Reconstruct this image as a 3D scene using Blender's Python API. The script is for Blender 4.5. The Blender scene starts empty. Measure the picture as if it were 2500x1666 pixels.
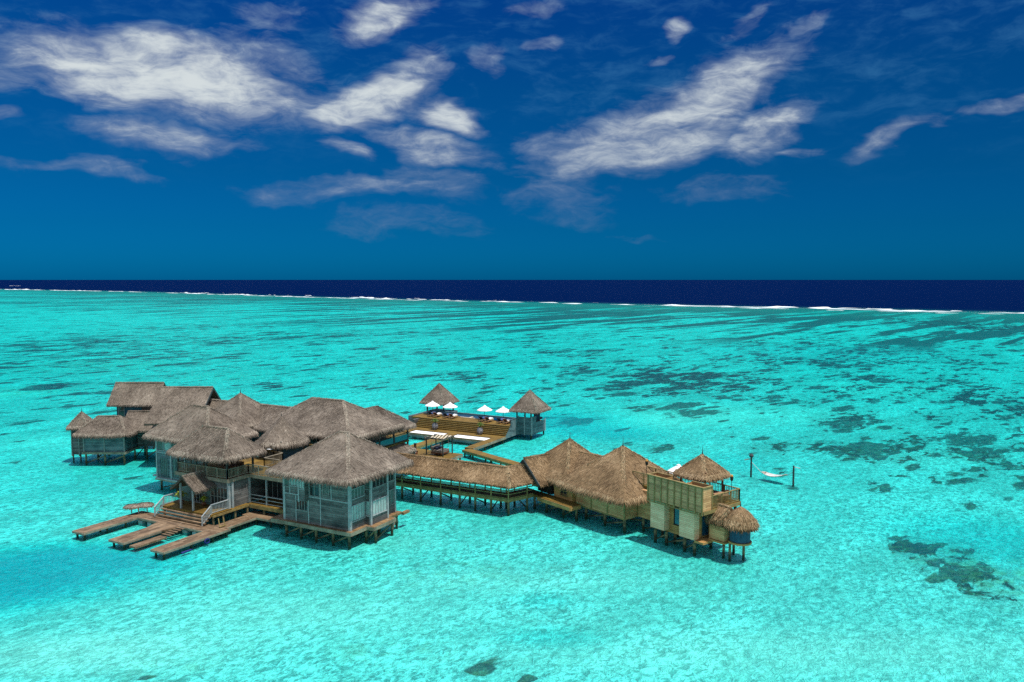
import bpy, math, random
import numpy as np
from mathutils import Vector, noise as mnoise

random.seed(7)
rnd = random.random
R = math.radians
S = bpy.context.scene
COL = S.collection

# ------------------------------------------------------------------ camera
H = 25.0
FPX = 1944.0
PITCH = math.atan(150 / FPX)
cam_d = bpy.data.cameras.new('camera')
cam = bpy.data.objects.new('camera', cam_d)
COL.objects.link(cam)
cam.location = (0, 0, H)
cam.rotation_euler = (math.pi / 2 - PITCH, 0, 0)
cam_d.sensor_width = 36
cam_d.lens = 36 * FPX / 2500
cam_d.clip_end = 250000
cam_d.clip_start = 0.5
S.camera = cam

# ------------------------------------------------------------------ light
SUN_EL = 71.0
SUN_DIR = Vector((0.80, -0.60, 0)).normalized()          # horizontal direction towards the sun
sd = Vector((SUN_DIR.x * math.cos(R(SUN_EL)), SUN_DIR.y * math.cos(R(SUN_EL)), math.sin(R(SUN_EL))))
sun_d = bpy.data.lights.new('sun', 'SUN')
sun_d.energy = 4.3
sun_d.angle = R(0.53)
sun_d.color = (1.0, 0.955, 0.88)
sun = bpy.data.objects.new('sun', sun_d)
COL.objects.link(sun)
sun.rotation_euler = sd.to_track_quat('Z', 'Y').to_euler()
sun.location = (0, 0, 200)

S.view_settings.view_transform = 'Standard'
S.view_settings.look = 'None'
S.view_settings.exposure = 0.18
S.view_settings.gamma = 1
S.cycles.max_bounces = 6
S.cycles.transparent_max_bounces = 8
S.cycles.use_denoising = False
S.cycles.caustics_reflective = False
S.cycles.caustics_refractive = False
S.cycles.sample_clamp_indirect = 2.5
S.cycles.sample_clamp_direct = 3.0


class NT:
    """tiny helper for node graphs"""
    def __init__(s, tree):
        s.t = tree

    def n(s, typ, inp=None, **props):
        nd = s.t.nodes.new(typ)
        for k, v in props.items():
            setattr(nd, k, v)
        for k, v in (inp or {}).items():
            if isinstance(v, bpy.types.NodeSocket):
                s.t.links.new(v, nd.inputs[k])
            else:
                nd.inputs[k].default_value = v
        return nd

    def m(s, op, a, b=0.0, c=0.0, clamp=False):
        return s.n('ShaderNodeMath', {0: a, 1: b, 2: c}, operation=op, use_clamp=clamp).outputs[0]

    def vm(s, op, a, b=(0, 0, 0)):
        nd = s.n('ShaderNodeVectorMath', {0: a, 1: b}, operation=op)
        return nd.outputs['Value'] if op in ('LENGTH', 'DOT_PRODUCT', 'DISTANCE') else nd.outputs[0]

    def mix(s, f, a, b, typ='MIX'):
        nd = s.n('ShaderNodeMix', data_type='RGBA', blend_type=typ)
        for k, v in ((0, f), (6, a), (7, b)):
            if isinstance(v, bpy.types.NodeSocket):
                s.t.links.new(v, nd.inputs[k])
            else:
                nd.inputs[k].default_value = v if k == 0 or len(v) == 4 else (*v, 1)
        return nd.outputs[2]

    def ss(s, v, a, b, c=0.0, d=1.0):
        return s.n('ShaderNodeMapRange', {'Value': v, 'From Min': a, 'From Max': b, 'To Min': c, 'To Max': d},
                   interpolation_type='SMOOTHSTEP').outputs[0]

    def lin(s, v, a, b, c=0.0, d=1.0):
        return s.n('ShaderNodeMapRange', {'Value': v, 'From Min': a, 'From Max': b, 'To Min': c, 'To Max': d}).outputs[0]

    def noise(s, vec, scale, detail=3.0, rough=0.55, dist=0.0):
        return s.n('ShaderNodeTexNoise', {'Vector': vec, 'Scale': scale, 'Detail': detail, 'Roughness': rough,
                                          'Distortion': dist}).outputs[0]

    def ramp(s, f, stops):
        nd = s.n('ShaderNodeValToRGB', {0: f})
        e = nd.color_ramp.elements
        while len(e) < len(stops):
            e.new(0.5)
        for q, (p, c) in zip(e, stops):
            q.position = p
            q.color = (*c, 1)
        return nd.outputs[0]

    def mapping(s, vec, loc=(0, 0, 0), rot=(0, 0, 0), scale=(1, 1, 1), typ='POINT'):
        return s.n('ShaderNodeMapping', {'Vector': vec, 'Location': loc, 'Rotation': rot, 'Scale': scale},
                   vector_type=typ).outputs[0]


# ------------------------------------------------------------------ world: Nishita sky graded to the deep tropical blue, with cirrus
def pix_dir(px, py):
    x = (px - 1250) / FPX
    v = -(py - 833) / FPX
    c, s_ = math.cos(PITCH), math.sin(PITCH)
    d = Vector((x, c + v * s_, -s_ + v * c)).normalized()
    return math.atan2(d.x, d.y), math.asin(d.z)


W = bpy.data.worlds.new("World")
S.world = W
W.use_nodes = True
W.node_tree.nodes.clear()
T = NT(W.node_tree)
sky = T.n('ShaderNodeTexSky', sky_type='NISHITA', sun_disc=False)
sky.sun_elevation = R(SUN_EL)
sky.sun_rotation = math.atan2(SUN_DIR.x, SUN_DIR.y)
sky.altitude = 0
sky.air_density = 1.0
sky.dust_density = 0.6
sky.ozone_density = 2.0
dirv = T.n('ShaderNodeTexCoord').outputs['Generated']
dirn = T.vm('NORMALIZE', dirv)
sep = T.n('ShaderNodeSeparateXYZ', {0: dirn})
az = T.m('ARCTAN2', sep.outputs[0], sep.outputs[1])
el = T.m('ARCSINE', sep.outputs[2])
SKYGRADE = [(0.0, (0.001, 0.215, 0.66)), (0.10, (0.001, 0.190, 0.50)), (0.20, (0.001, 0.187, 0.445)), (0.36, (0.002, 0.195, 0.465)), (0.55, (0.003, 0.165, 0.52)),
            (0.72, (0.40, 0.60, 0.85)), (1.0, (6.0, 4.7, 3.7))]  # overhead stops sit out of view, brightened and warmed to fill the shade
elf = T.m('MULTIPLY', el, 1.0 / R(36))
grade = T.mix(T.ss(T.m('ABSOLUTE', az), 1.05, 1.75), T.ramp(elf, SKYGRADE), (1.9, 1.55, 1.25))      # deep blue ahead; sky behind the camera brightened and warmed to light shaded walls
skyc = T.mix(1.0, sky.outputs[0], grade, 'MULTIPLY')
pol = T.lin(az, -0.57, 0.57, 1.12, 0.86)
skyc = T.mix(1.0, skyc, T.n('ShaderNodeCombineXYZ', {0: pol, 1: pol, 2: pol}).outputs[0], 'MULTIPLY')
ae = T.n('ShaderNodeCombineXYZ', {0: az, 1: el, 2: 0.0}).outputs[0]
warp = T.n('ShaderNodeTexNoise', {'Vector': T.mapping(ae, scale=(5, 9, 1)), 'Scale': 1.0, 'Detail': 4.0, 'Roughness': 0.6}).outputs['Color']
warp = T.vm('SUBTRACT', warp, (0.5, 0.5, 0.5))
wsc = T.n('ShaderNodeVectorMath', {0: warp, 3: 0.15}, operation='SCALE').outputs[0]
wsc = T.vm('MULTIPLY', wsc, (1.0, 0.6, 0.0))
aew = T.vm('ADD', ae, wsc)
# cloud banks: photo centre, radii, tilt, weight, softness
CLOUDS = [(430, 190, 350, 96, 6, 1.1), (660, 170, 170, 90, 12, .62), (60, 195, 150, 42, -2, .6), (420, 355, 165, 36, 3, .80),
          (190, 420, 190, 20, 3, .62), (950, 25, 105, 52, -22, 1.0), (880, 255, 185, 52, -18, 1.0), (1000, 195, 95, 50, -35, .72),
          (1090, 285, 105, 36, 6, 1.12), (1040, 365, 175, 44, 10, .92), (830, 375, 90, 22, 8, .75), (860, 468, 260, 30, -2, .66),
          (1050, 455, 130, 42, 5, .62), (1000, 545, 190, 34, 1, .46), (1180, 170, 55, 34, -20, .55), (1560, 345, 280, 92, -14, .95),
          (1760, 215, 215, 66, -30, .98), (1850, 320, 150, 62, -22, .85), (1400, 390, 150, 60, 20, .66), (1350, 490, 150, 60, 10, .42),
          (1940, 368, 60, 14, -8, .7), (1760, 470, 150, 30, -2, .45), (2190, 340, 110, 22, -12, .74), (2430, 260, 70, 14, -8, .62),
          (1655, 62, 44, 28, -25, .72), (1625, 150, 42, 12, -10, .55), (1835, 30, 60, 20, -40, .5), (1970, 42, 50, 14, -10, .5),
          (1330, 110, 60, 18, -20, .5), (690, 40, 90, 40, 0, .45), (20, 295, 55, 14, 0, .6), (1520, 565, 90, 12, 3, .3),
          (1310, 8, 110, 20, 0, .55)]
acc = None
for cx, cy, rx, ry, tilt, wgt in CLOUDS:
    a0, e0 = pix_dir(cx, cy)
    q = T.mapping(aew, loc=(a0, e0, 0), rot=(0, 0, R(-tilt)), scale=(rx * 1.45 / FPX, ry * 1.5 / FPX, 1), typ='TEXTURE')
    w_ = T.ss(T.vm('LENGTH', q), 1.0, 0.25, 0.0, wgt)
    acc = w_ if acc is None else T.m('MAXIMUM', acc, w_)
# wispy structure: two directions of streaks
st1 = T.noise(T.mapping(aew, rot=(0, 0, R(-14)), scale=(9, 34, 1)), 1.0, 7.0, 0.62, 0.4)
st2 = T.noise(T.mapping(ae, rot=(0, 0, R(10)), scale=(26, 60, 1)), 1.0, 6.0, 0.65, 0.6)
nz = T.m('ADD', T.m('MULTIPLY', st1, 0.62), T.m('MULTIPLY', st2, 0.38))
body = T.m('ADD', acc, T.m('MULTIPLY', T.m('SUBTRACT', nz, 0.53), 2.35))
alpha = T.ss(body, 0.06, 1.30)
alpha = T.m('MULTIPLY', alpha, T.ss(acc, 0.0, 0.30))
veil = T.m('MULTIPLY', T.ss(nz, 0.44, 0.72), T.ss(el, R(5), R(15), 0.0, 0.34))
skyc = T.mix(veil, skyc, (0.6, 2.3, 4.4))
alpha = T.m('MULTIPLY', alpha, 0.96)
fade = T.ss(el, R(2), R(13), 0.38, 1.0)
alpha = T.m('MULTIPLY', alpha, fade, clamp=True)
ccol = T.mix(T.ss(body, 0.5, 1.25), (0.25, 0.31, 0.43), (0.60, 0.65, 0.66))
final = T.mix(alpha, skyc, T.mix(1.0, ccol, (10, 10, 10), 'MULTIPLY'))
bg = T.n('ShaderNodeBackground', {'Color': final, 'Strength': 0.1})
wo = T.n('ShaderNodeOutputWorld', {'Surface': bg.outputs[0]})


# ------------------------------------------------------------------ materials
def new_mat(name):
    m = bpy.data.materials.new(name)
    m.use_nodes = True
    m.node_tree.nodes.clear()
    return m, NT(m.node_tree)


def finish(t, color, rough=0.7, bump=None, bstr=0.4, bdist=0.02, spec=0.3, metal=0.0, emit=None):
    p = t.n('ShaderNodeBsdfPrincipled', {'Base Color': color if isinstance(color, bpy.types.NodeSocket) else (*color, 1),
                                         'Roughness': rough, 'Specular IOR Level': spec, 'Metallic': metal})
    if bump is not None:
        b = t.n('ShaderNodeBump', {'Height': bump, 'Strength': bstr, 'Distance': bdist})
        t.t.links.new(b.outputs[0], p.inputs['Normal'])
    if emit:
        p.inputs['Emission Color'].default_value = (*emit[0], 1)
        p.inputs['Emission Strength'].default_value = emit[1]
    t.n('ShaderNodeOutputMaterial', {'Surface': p.outputs[0]})
    return p


def boards(name, c1, c2, width=0.2, seglen=2.6, swap=False, rough=0.75, gap=0.10, stain=None, contrast=1.0):
    m, t = new_mat(name)
    uv = t.n('ShaderNodeUVMap').outputs[0]
    s = t.n('ShaderNodeSeparateXYZ', {0: uv})
    a, b = (s.outputs[1], s.outputs[0]) if swap else (s.outputs[0], s.outputs[1])
    row = t.m('DIVIDE', b, width)
    ri = t.m('FLOOR', row)
    rf = t.m('FRACT', row)
    ln = t.m('FLOOR', t.m('ADD', t.m('DIVIDE', a, seglen), t.m('MULTIPLY', ri, 0.37)))
    wn = t.n('ShaderNodeTexWhiteNoise', {'Vector': t.n('ShaderNodeCombineXYZ', {0: ri, 1: ln, 2: 3.0}).outputs[0]},
             noise_dimensions='3D').outputs[0]
    pos = t.n('ShaderNodeNewGeometry').outputs[0]
    grain = t.noise(t.n('ShaderNodeCombineXYZ', {0: t.m('MULTIPLY', a, 1.6), 1: t.m('MULTIPLY', b, 26.0), 2: wn}).outputs[0], 1.0, 4, 0.65)
    big = t.noise(pos, 0.9, 4, 0.6)
    f = t.m('ADD', t.m('MULTIPLY', wn, 0.42 * contrast), t.m('ADD', t.m('MULTIPLY', grain, 0.55), t.m('MULTIPLY', t.m('SUBTRACT', big, 0.5), 0.9 * contrast)))
    col = t.mix(t.lin(f, 0.1, 0.95), c1, c2)
    if stain:
        col = t.mix(t.ss(t.noise(pos, 1.7, 5, 0.7), 0.52, 0.72, 0, 0.75), col, stain)
    g = t.m('MULTIPLY', t.ss(rf, 0.0, gap), t.ss(rf, 1.0, 1.0 - gap))
    col = t.mix(t.m('MULTIPLY', t.m('SUBTRACT', 1.0, g), 0.6), col, (0.02, 0.018, 0.015))
    h = t.m('ADD', g, t.m('MULTIPLY', grain, 0.35))
    finish(t, col, rough, h, 0.6, 0.02)
    return m


def thatch_mat(name, dark, mid, light):
    m, t = new_mat(name)
    uv = t.n('ShaderNodeUVMap').outputs[0]
    pos = t.n('ShaderNodeNewGeometry').outputs[0]
    tint = t.n('ShaderNodeAttribute', attribute_name='tint').outputs['Fac']
    fine = t.noise(t.mapping(uv, scale=(9, 1.6, 1)), 1.0, 5, 0.7)
    cl = t.noise(pos, 2.6, 4, 0.65)
    big = t.noise(pos, 0.33, 4, 0.6)
    f = t.m('ADD', t.m('MULTIPLY', fine, 0.5), t.m('ADD', t.m('MULTIPLY', cl, 0.35), t.m('MULTIPLY', tint, 0.5)))
    f = t.m('ADD', f, t.m('MULTIPLY', t.m('SUBTRACT', big, 0.5), 0.85))
    col = t.ramp(t.lin(f, 0.3, 1.05), [(0.0, dark), (0.5, mid), (1.0, light)])
    vv = t.n('ShaderNodeSeparateXYZ', {0: uv}).outputs[1]
    course = t.m('FRACT', t.m('ADD', t.m('DIVIDE', vv, 0.62), t.m('MULTIPLY', cl, 0.5)))
    col = t.mix(t.ss(course, 0.22, 0.0, 0.0, 0.20), col, dark)
    finish(t, col, 0.9, t.m('ADD', t.m('ADD', fine, cl), t.m('MULTIPLY', course, 0.8)), 0.9, 0.06, spec=0.15)
    return m


def plain(name, c1, c2=None, rough=0.6, scale=3.0, spec=0.3, emit=None, bump=0.0):
    m, t = new_mat(name)
    pos = t.n('ShaderNodeTexCoord').outputs['Object']
    nzz = t.noise(pos, scale, 4, 0.65)
    col = t.mix(t.ss(nzz, 0.3, 0.7), c1, c2 or tuple(x * 0.7 for x in c1))
    finish(t, col, rough, nzz if bump else None, bump, 0.02, spec, emit=emit)
    return m


M = {}
M['thatch_grey'] = thatch_mat('thatch_grey', (0.045, 0.034, 0.026), (0.185, 0.152, 0.12), (0.43, 0.37, 0.30))
M['thatch_gold'] = thatch_mat('thatch_gold', (0.05, 0.030, 0.015), (0.235, 0.155, 0.082), (0.50, 0.365, 0.22))
M['siding'] = boards('weathered_siding', (0.018, 0.024, 0.028), (0.235, 0.23, 0.225), 0.21, 3.0, contrast=1.0)
M['siding_blue'] = boards('bluish_siding', (0.03, 0.065, 0.08), (0.20, 0.27, 0.29), 0.21, 3.0)
M['siding_olive'] = boards('olive_board_siding', (0.36, 0.18, 0.075), (0.80, 0.48, 0.23), 0.17, 3.0)
M['siding_amber'] = boards('amber_board_siding', (0.28, 0.14, 0.045), (0.60, 0.35, 0.13), 0.17, 2.4)
M['siding_pale'] = boards('pale_board_siding', (0.60, 0.38, 0.22), (0.93, 0.68, 0.43), 0.17, 2.4)
M['louvre'] = boards('louvre_slats', (0.30, 0.165, 0.075), (0.80, 0.49, 0.24), 0.11, 5.0, gap=0.28)
M['deck_a'] = boards('deck_boards_lengthwise', (0.09, 0.05, 0.02), (0.36, 0.22, 0.10), 0.22, 2.4, stain=(0.30, 0.26, 0.20))
M['deck_b'] = boards('deck_boards_crosswise', (0.09, 0.05, 0.02), (0.36, 0.22, 0.10), 0.22, 2.4, swap=True, stain=(0.30, 0.26, 0.20))
M['deck_old_a'] = boards('old_dock_boards_lengthwise', (0.055, 0.03, 0.016), (0.33, 0.225, 0.13), 0.26, 1.7, stain=(0.30, 0.235, 0.17), gap=0.16)
M['deck_old_b'] = boards('old_dock_boards_crosswise', (0.055, 0.03, 0.016), (0.33, 0.225, 0.13), 0.26, 1.7, swap=True, stain=(0.30, 0.235, 0.17), gap=0.16)
M['deck_gold_a'] = boards('golden_deck_lengthwise', (0.075, 0.042, 0.006), (0.27, 0.165, 0.026), 0.16, 2.4)
M['deck_gold_b'] = boards('golden_deck_crosswise', (0.075, 0.042, 0.006), (0.27, 0.165, 0.026), 0.16, 2.4, swap=True)
M['post_pale'] = plain('pale_weathered_post', (0.38, 0.40, 0.40), (0.22, 0.27, 0.29), 0.7, 2.5)
M['post_dark'] = plain('dark_stained_post', (0.05, 0.065, 0.065), (0.025, 0.035, 0.035), 0.7)
M['rail'] = plain('weathered_rail_wood', (0.30, 0.26, 0.19), (0.17, 0.15, 0.11), 0.75, 2.0)
M['rail_olive'] = plain('olive_rail_wood', (0.30, 0.23, 0.09), (0.17, 0.12, 0.045), 0.75, 2.0)
def pile_mat():
    m, t = new_mat('stained_pile_wood')
    pos = t.n('ShaderNodeNewGeometry').outputs[0]
    z = t.n('ShaderNodeSeparateXYZ', {0: pos}).outputs[2]
    n_ = t.noise(pos, 2.2, 4, 0.65)
    col = t.mix(t.ss(n_, 0.3, 0.7), (0.07, 0.06, 0.035), (0.20, 0.165, 0.09))
    band = t.ss(t.m('ADD', z, t.m('MULTIPLY', n_, 0.3)), 0.72, 0.42)
    col = t.mix(t.m('MULTIPLY', band, 0.85), col, (0.012, 0.018, 0.008))
    finish(t, col, 0.65, n_, 0.5, 0.03)
    return m


M['pile'] = pile_mat()
M['fascia'] = plain('weathered_fascia_board', (0.30, 0.27, 0.20), (0.15, 0.13, 0.095), 0.75, 1.2)
M['glass'] = plain('dark_window_glass', (0.015, 0.022, 0.026), (0.03, 0.035, 0.035), 0.08, 0.7, spec=0.7)
M['glass_blue'] = plain('blue_reflecting_glass', (0.01, 0.10, 0.17), (0.008, 0.06, 0.11), 0.08, 0.8, spec=0.8)
M['glass_pale'] = plain('pale_window_blind', (0.42, 0.52, 0.50), (0.26, 0.36, 0.35), 0.3, 1.5)
M['shutter'] = plain('green_grey_shutter', (0.10, 0.16, 0.15), (0.06, 0.11, 0.10), 0.6, 2.0)
M['frame'] = plain('grey_window_frame', (0.26, 0.27, 0.26), (0.15, 0.17, 0.17), 0.7, 2.0)
M['canvas'] = plain('white_canvas', (0.82, 0.79, 0.77), (0.74, 0.70, 0.68), 0.8)
M['white'] = plain('white_fabric', (0.86, 0.85, 0.85), (0.8, 0.8, 0.8), 0.8)
M['navy'] = plain('navy_cushion', (0.025, 0.035, 0.075), (0.015, 0.02, 0.045), 0.85)
M['towel_blue'] = plain('blue_towel', (0.12, 0.20, 0.42), (0.08, 0.14, 0.32), 0.9)
M['cream'] = plain('cream_cushion', (0.55, 0.48, 0.36), (0.45, 0.38, 0.27), 0.85)
M['teak'] = plain('brown_teak', (0.16, 0.065, 0.03), (0.08, 0.03, 0.015), 0.6)
M['teak_pale'] = plain('pale_teak', (0.42, 0.25, 0.14), (0.30, 0.17, 0.09), 0.6)
M['pot'] = plain('speckled_grey_pot', (0.28, 0.28, 0.30), (0.08, 0.08, 0.09), 0.5, 5.0)
M['leaf'] = plain('palm_leaf', (0.10, 0.16, 0.015), (0.04, 0.08, 0.008), 0.5, 2.0)
M['leaf_yellow'] = plain('yellow_green_leaf', (0.34, 0.36, 0.03), (0.14, 0.20, 0.015), 0.5, 2.0)
M['black'] = plain('blackened_metal', (0.02, 0.018, 0.015), (0.01, 0.01, 0.01), 0.5)
M['brass'] = plain('amber_torch_lid', (0.55, 0.27, 0.03), (0.38, 0.17, 0.02), 0.4)
M['blue'] = plain('blue_plastic', (0.012, 0.018, 0.17), (0.006, 0.01, 0.08), 0.35, spec=0.5)
M['rope'] = plain('white_rope', (0.55, 0.55, 0.52), (0.42, 0.42, 0.40), 0.9)
M['pool'] = plain('dark_pool_tile', (0.005, 0.05, 0.085), (0.005, 0.035, 0.06), 0.05, 1.5, spec=0.6)
M['grey_fabric'] = plain('grey_brown_cushion', (0.22, 0.19, 0.16), (0.15, 0.13, 0.11), 0.9)
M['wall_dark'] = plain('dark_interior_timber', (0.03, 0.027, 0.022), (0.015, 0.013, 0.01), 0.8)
M['blue_screen'] = boards('blue_painted_slats', (0.01, 0.05, 0.10), (0.035, 0.13, 0.21), 0.12, 4.0, swap=True, gap=0.12)
M['indigo'] = boards('indigo_board_wall', (0.01, 0.05, 0.085), (0.03, 0.10, 0.15), 0.2, 3.0)
M['foam'] = plain('sea_foam', (0.90, 0.94, 0.96), (0.78, 0.86, 0.88), 0.8, 0.15)


# ------------------------------------------------------------------ geometry helpers
class Fr:
    def __init__(s, ox, oy, ang):
        s.o = Vector((ox, oy))
        a = R(ang)
        s.a = Vector((math.cos(a), math.sin(a)))
        s.b = Vector((-math.sin(a), math.cos(a)))

    def p(s, u, v, z=0.0):
        q = s.o + s.a * u + s.b * v
        return Vector((q.x, q.y, z))


G = Fr(-15.2, 73.0, -28)
V = Fr(11.2, 77.7, -51.5)
C = Fr(0, 0, 0)


class MB:
    def __init__(s):
        s.v, s.f, s.uv, s.t = [], [], [], []

    def face(s, pts, uv=None, t=0.5):
        i = len(s.v)
        s.v += [tuple(p) for p in pts]
        s.f.append(tuple(range(i, i + len(pts))))
        if uv is None:
            uv = [(0, 0), (0.1, 0), (0.1, 0.1), (0, 0.1)][:len(pts)] if len(pts) <= 4 else [(0, 0)] * len(pts)
        s.uv.append(uv)
        s.t.append(t)

    def box(s, fr, u0, u1, v0, v1, z0, z1):
        P = fr.p
        a, b, c, d = (u0, v0), (u1, v0), (u1, v1), (u0, v1)
        for (p, q), k in (((a, b), 0), ((b, c), 1), ((c, d), 0), ((d, a), 1)):
            s.face([P(*p, z0), P(*q, z0), P(*q, z1), P(*p, z1)],
                   [(p[k], z0), (q[k], z0), (q[k], z1), (p[k], z1)])
        s.face([P(*a, z1), P(*b, z1), P(*c, z1), P(*d, z1)], [a, b, c, d])
        s.face([P(*d, z0), P(*c, z0), P(*b, z0), P(*a, z0)], [d, c, b, a])

    def beam(s, p0, p1, w, h, up=None):
        p0, p1 = Vector(p0), Vector(p1)
        d = (p1 - p0)
        L = d.length
        if L < 1e-5:
            return
        d /= L
        up = Vector(up) if up else (Vector((0, 0, 1)) if abs(d.z) < 0.9 else Vector((1, 0, 0)))
        x = d.cross(up).normalized() * (w / 2)
        y = x.cross(d).normalized() * (h / 2)
        r = [-x - y, x - y, x + y, -x + y]
        o = rnd() * 5
        for k in range(4):
            q0, q1 = r[k], r[(k + 1) % 4]
            s.face([p0 + q0, p0 + q1, p1 + q1, p1 + q0], [(o, 0), (o, w), (o + L, w), (o + L, 0)])
        s.face([p0 + q for q in reversed(r)])
        s.face([p1 + q for q in r])

    def cyl(s, p0, p1, r0, r1=None, n=8, cap=True):
        r1 = r0 if r1 is None else r1
        p0, p1 = Vector(p0), Vector(p1)
        d = (p1 - p0)
        L = d.length
        d /= L
        up = Vector((0, 0, 1)) if abs(d.z) < 0.9 else Vector((1, 0, 0))
        x = d.cross(up).normalized()
        y = d.cross(x)
        rr = [x * math.cos(2 * math.pi * k / n) + y * math.sin(2 * math.pi * k / n) for k in range(n)]
        for k in range(n):
            a, b = rr[k], rr[(k + 1) % n]
            u0, u1 = k / n * 6.28 * r0, (k + 1) / n * 6.28 * r0
            s.face([p0 + a * r0, p0 + b * r0, p1 + b * r1, p1 + a * r1], [(u0, 0), (u1, 0), (u1, L), (u0, L)])
        if cap:
            s.face([p0 + q * r0 for q in reversed(rr)])
            s.face([p1 + q * r1 for q in rr])

    def lathe(s, c, prof, n=12):
        c = Vector(c)
        for (ra, za), (rb, zb) in zip(prof, prof[1:]):
            for k in range(n):
                t0, t1 = 2 * math.pi * k / n, 2 * math.pi * (k + 1) / n
                q = lambda r_, z_, t_: c + Vector((r_ * math.cos(t_), r_ * math.sin(t_), z_))
                s.face([q(ra, za, t0), q(ra, za, t1), q(rb, zb, t1), q(rb, zb, t0)])


ORIG = {}


def props(o, label=None, cat=None, group=None, kind=None):
    if label:
        o['label'] = label
    if cat:
        o['category'] = cat
    if group:
        o['group'] = group
    if kind:
        o['kind'] = kind
    return o


def build(mb, name, mat, parent=None, loc=None, smooth=False, label=None, cat=None, group=None, kind=None):
    org = ORIG[parent.name] if parent is not None else Vector(loc if loc is not None else (0, 0, 0))
    me = bpy.data.meshes.new(name)
    n = len(mb.v)
    va = np.array(mb.v, dtype=np.float64).reshape(n, 3) - np.array(org)
    me.from_pydata(va.tolist(), [], mb.f)
    uvl = me.uv_layers.new(name='UVMap')
    flat = np.array([c for q in mb.uv for p in q for c in p], dtype=np.float32)
    uvl.data.foreach_set('uv', flat)
    at = me.attributes.new('tint', 'FLOAT', 'FACE')
    at.data.foreach_set('value', np.array(mb.t, dtype=np.float32))
    me.materials.append(mat if not isinstance(mat, str) else M[mat])
    if smooth:
        me.polygons.foreach_set('use_smooth', [True] * len(me.polygons))
    me.update()
    o = bpy.data.objects.new(name, me)
    COL.objects.link(o)
    if parent is not None:
        o.parent = parent
    else:
        o.location = org
    ORIG[o.name] = Vector(org)
    return props(o, label, cat, group, kind)


def thing(name, label, cat, loc, group=None):
    o = bpy.data.objects.new(name, None)
    COL.objects.link(o)
    o.location = loc
    o.empty_display_size = 0.5
    ORIG[o.name] = Vector(loc)
    return props(o, label, cat, group)


def copy_thing(root, loc, rotz, label, group=None, skip=()):
    """copy of a thing with its parts and their sub-parts"""
    r = root.copy()
    COL.objects.link(r)
    r.location = loc
    r.rotation_euler = (0, 0, rotz)
    r['label'] = label
    if group:
        r['group'] = group
    for ch in list(root.children):
        if ch.name.split('.')[0] in skip:
            continue
        c = ch.copy()
        COL.objects.link(c)
        c.parent = r
        for g in ch.children:
            d = g.copy()
            COL.objects.link(d)
            d.parent = c
    return r


# ---- thatch
def disp(p):
    n = mnoise.noise(Vector((p.x * 0.55, p.y * 0.55, p.z * 0.55))) * 0.07
    n += mnoise.noise(Vector((p.x * 1.9, p.y * 1.9, p.z * 1.9))) * 0.03
    return n


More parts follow.
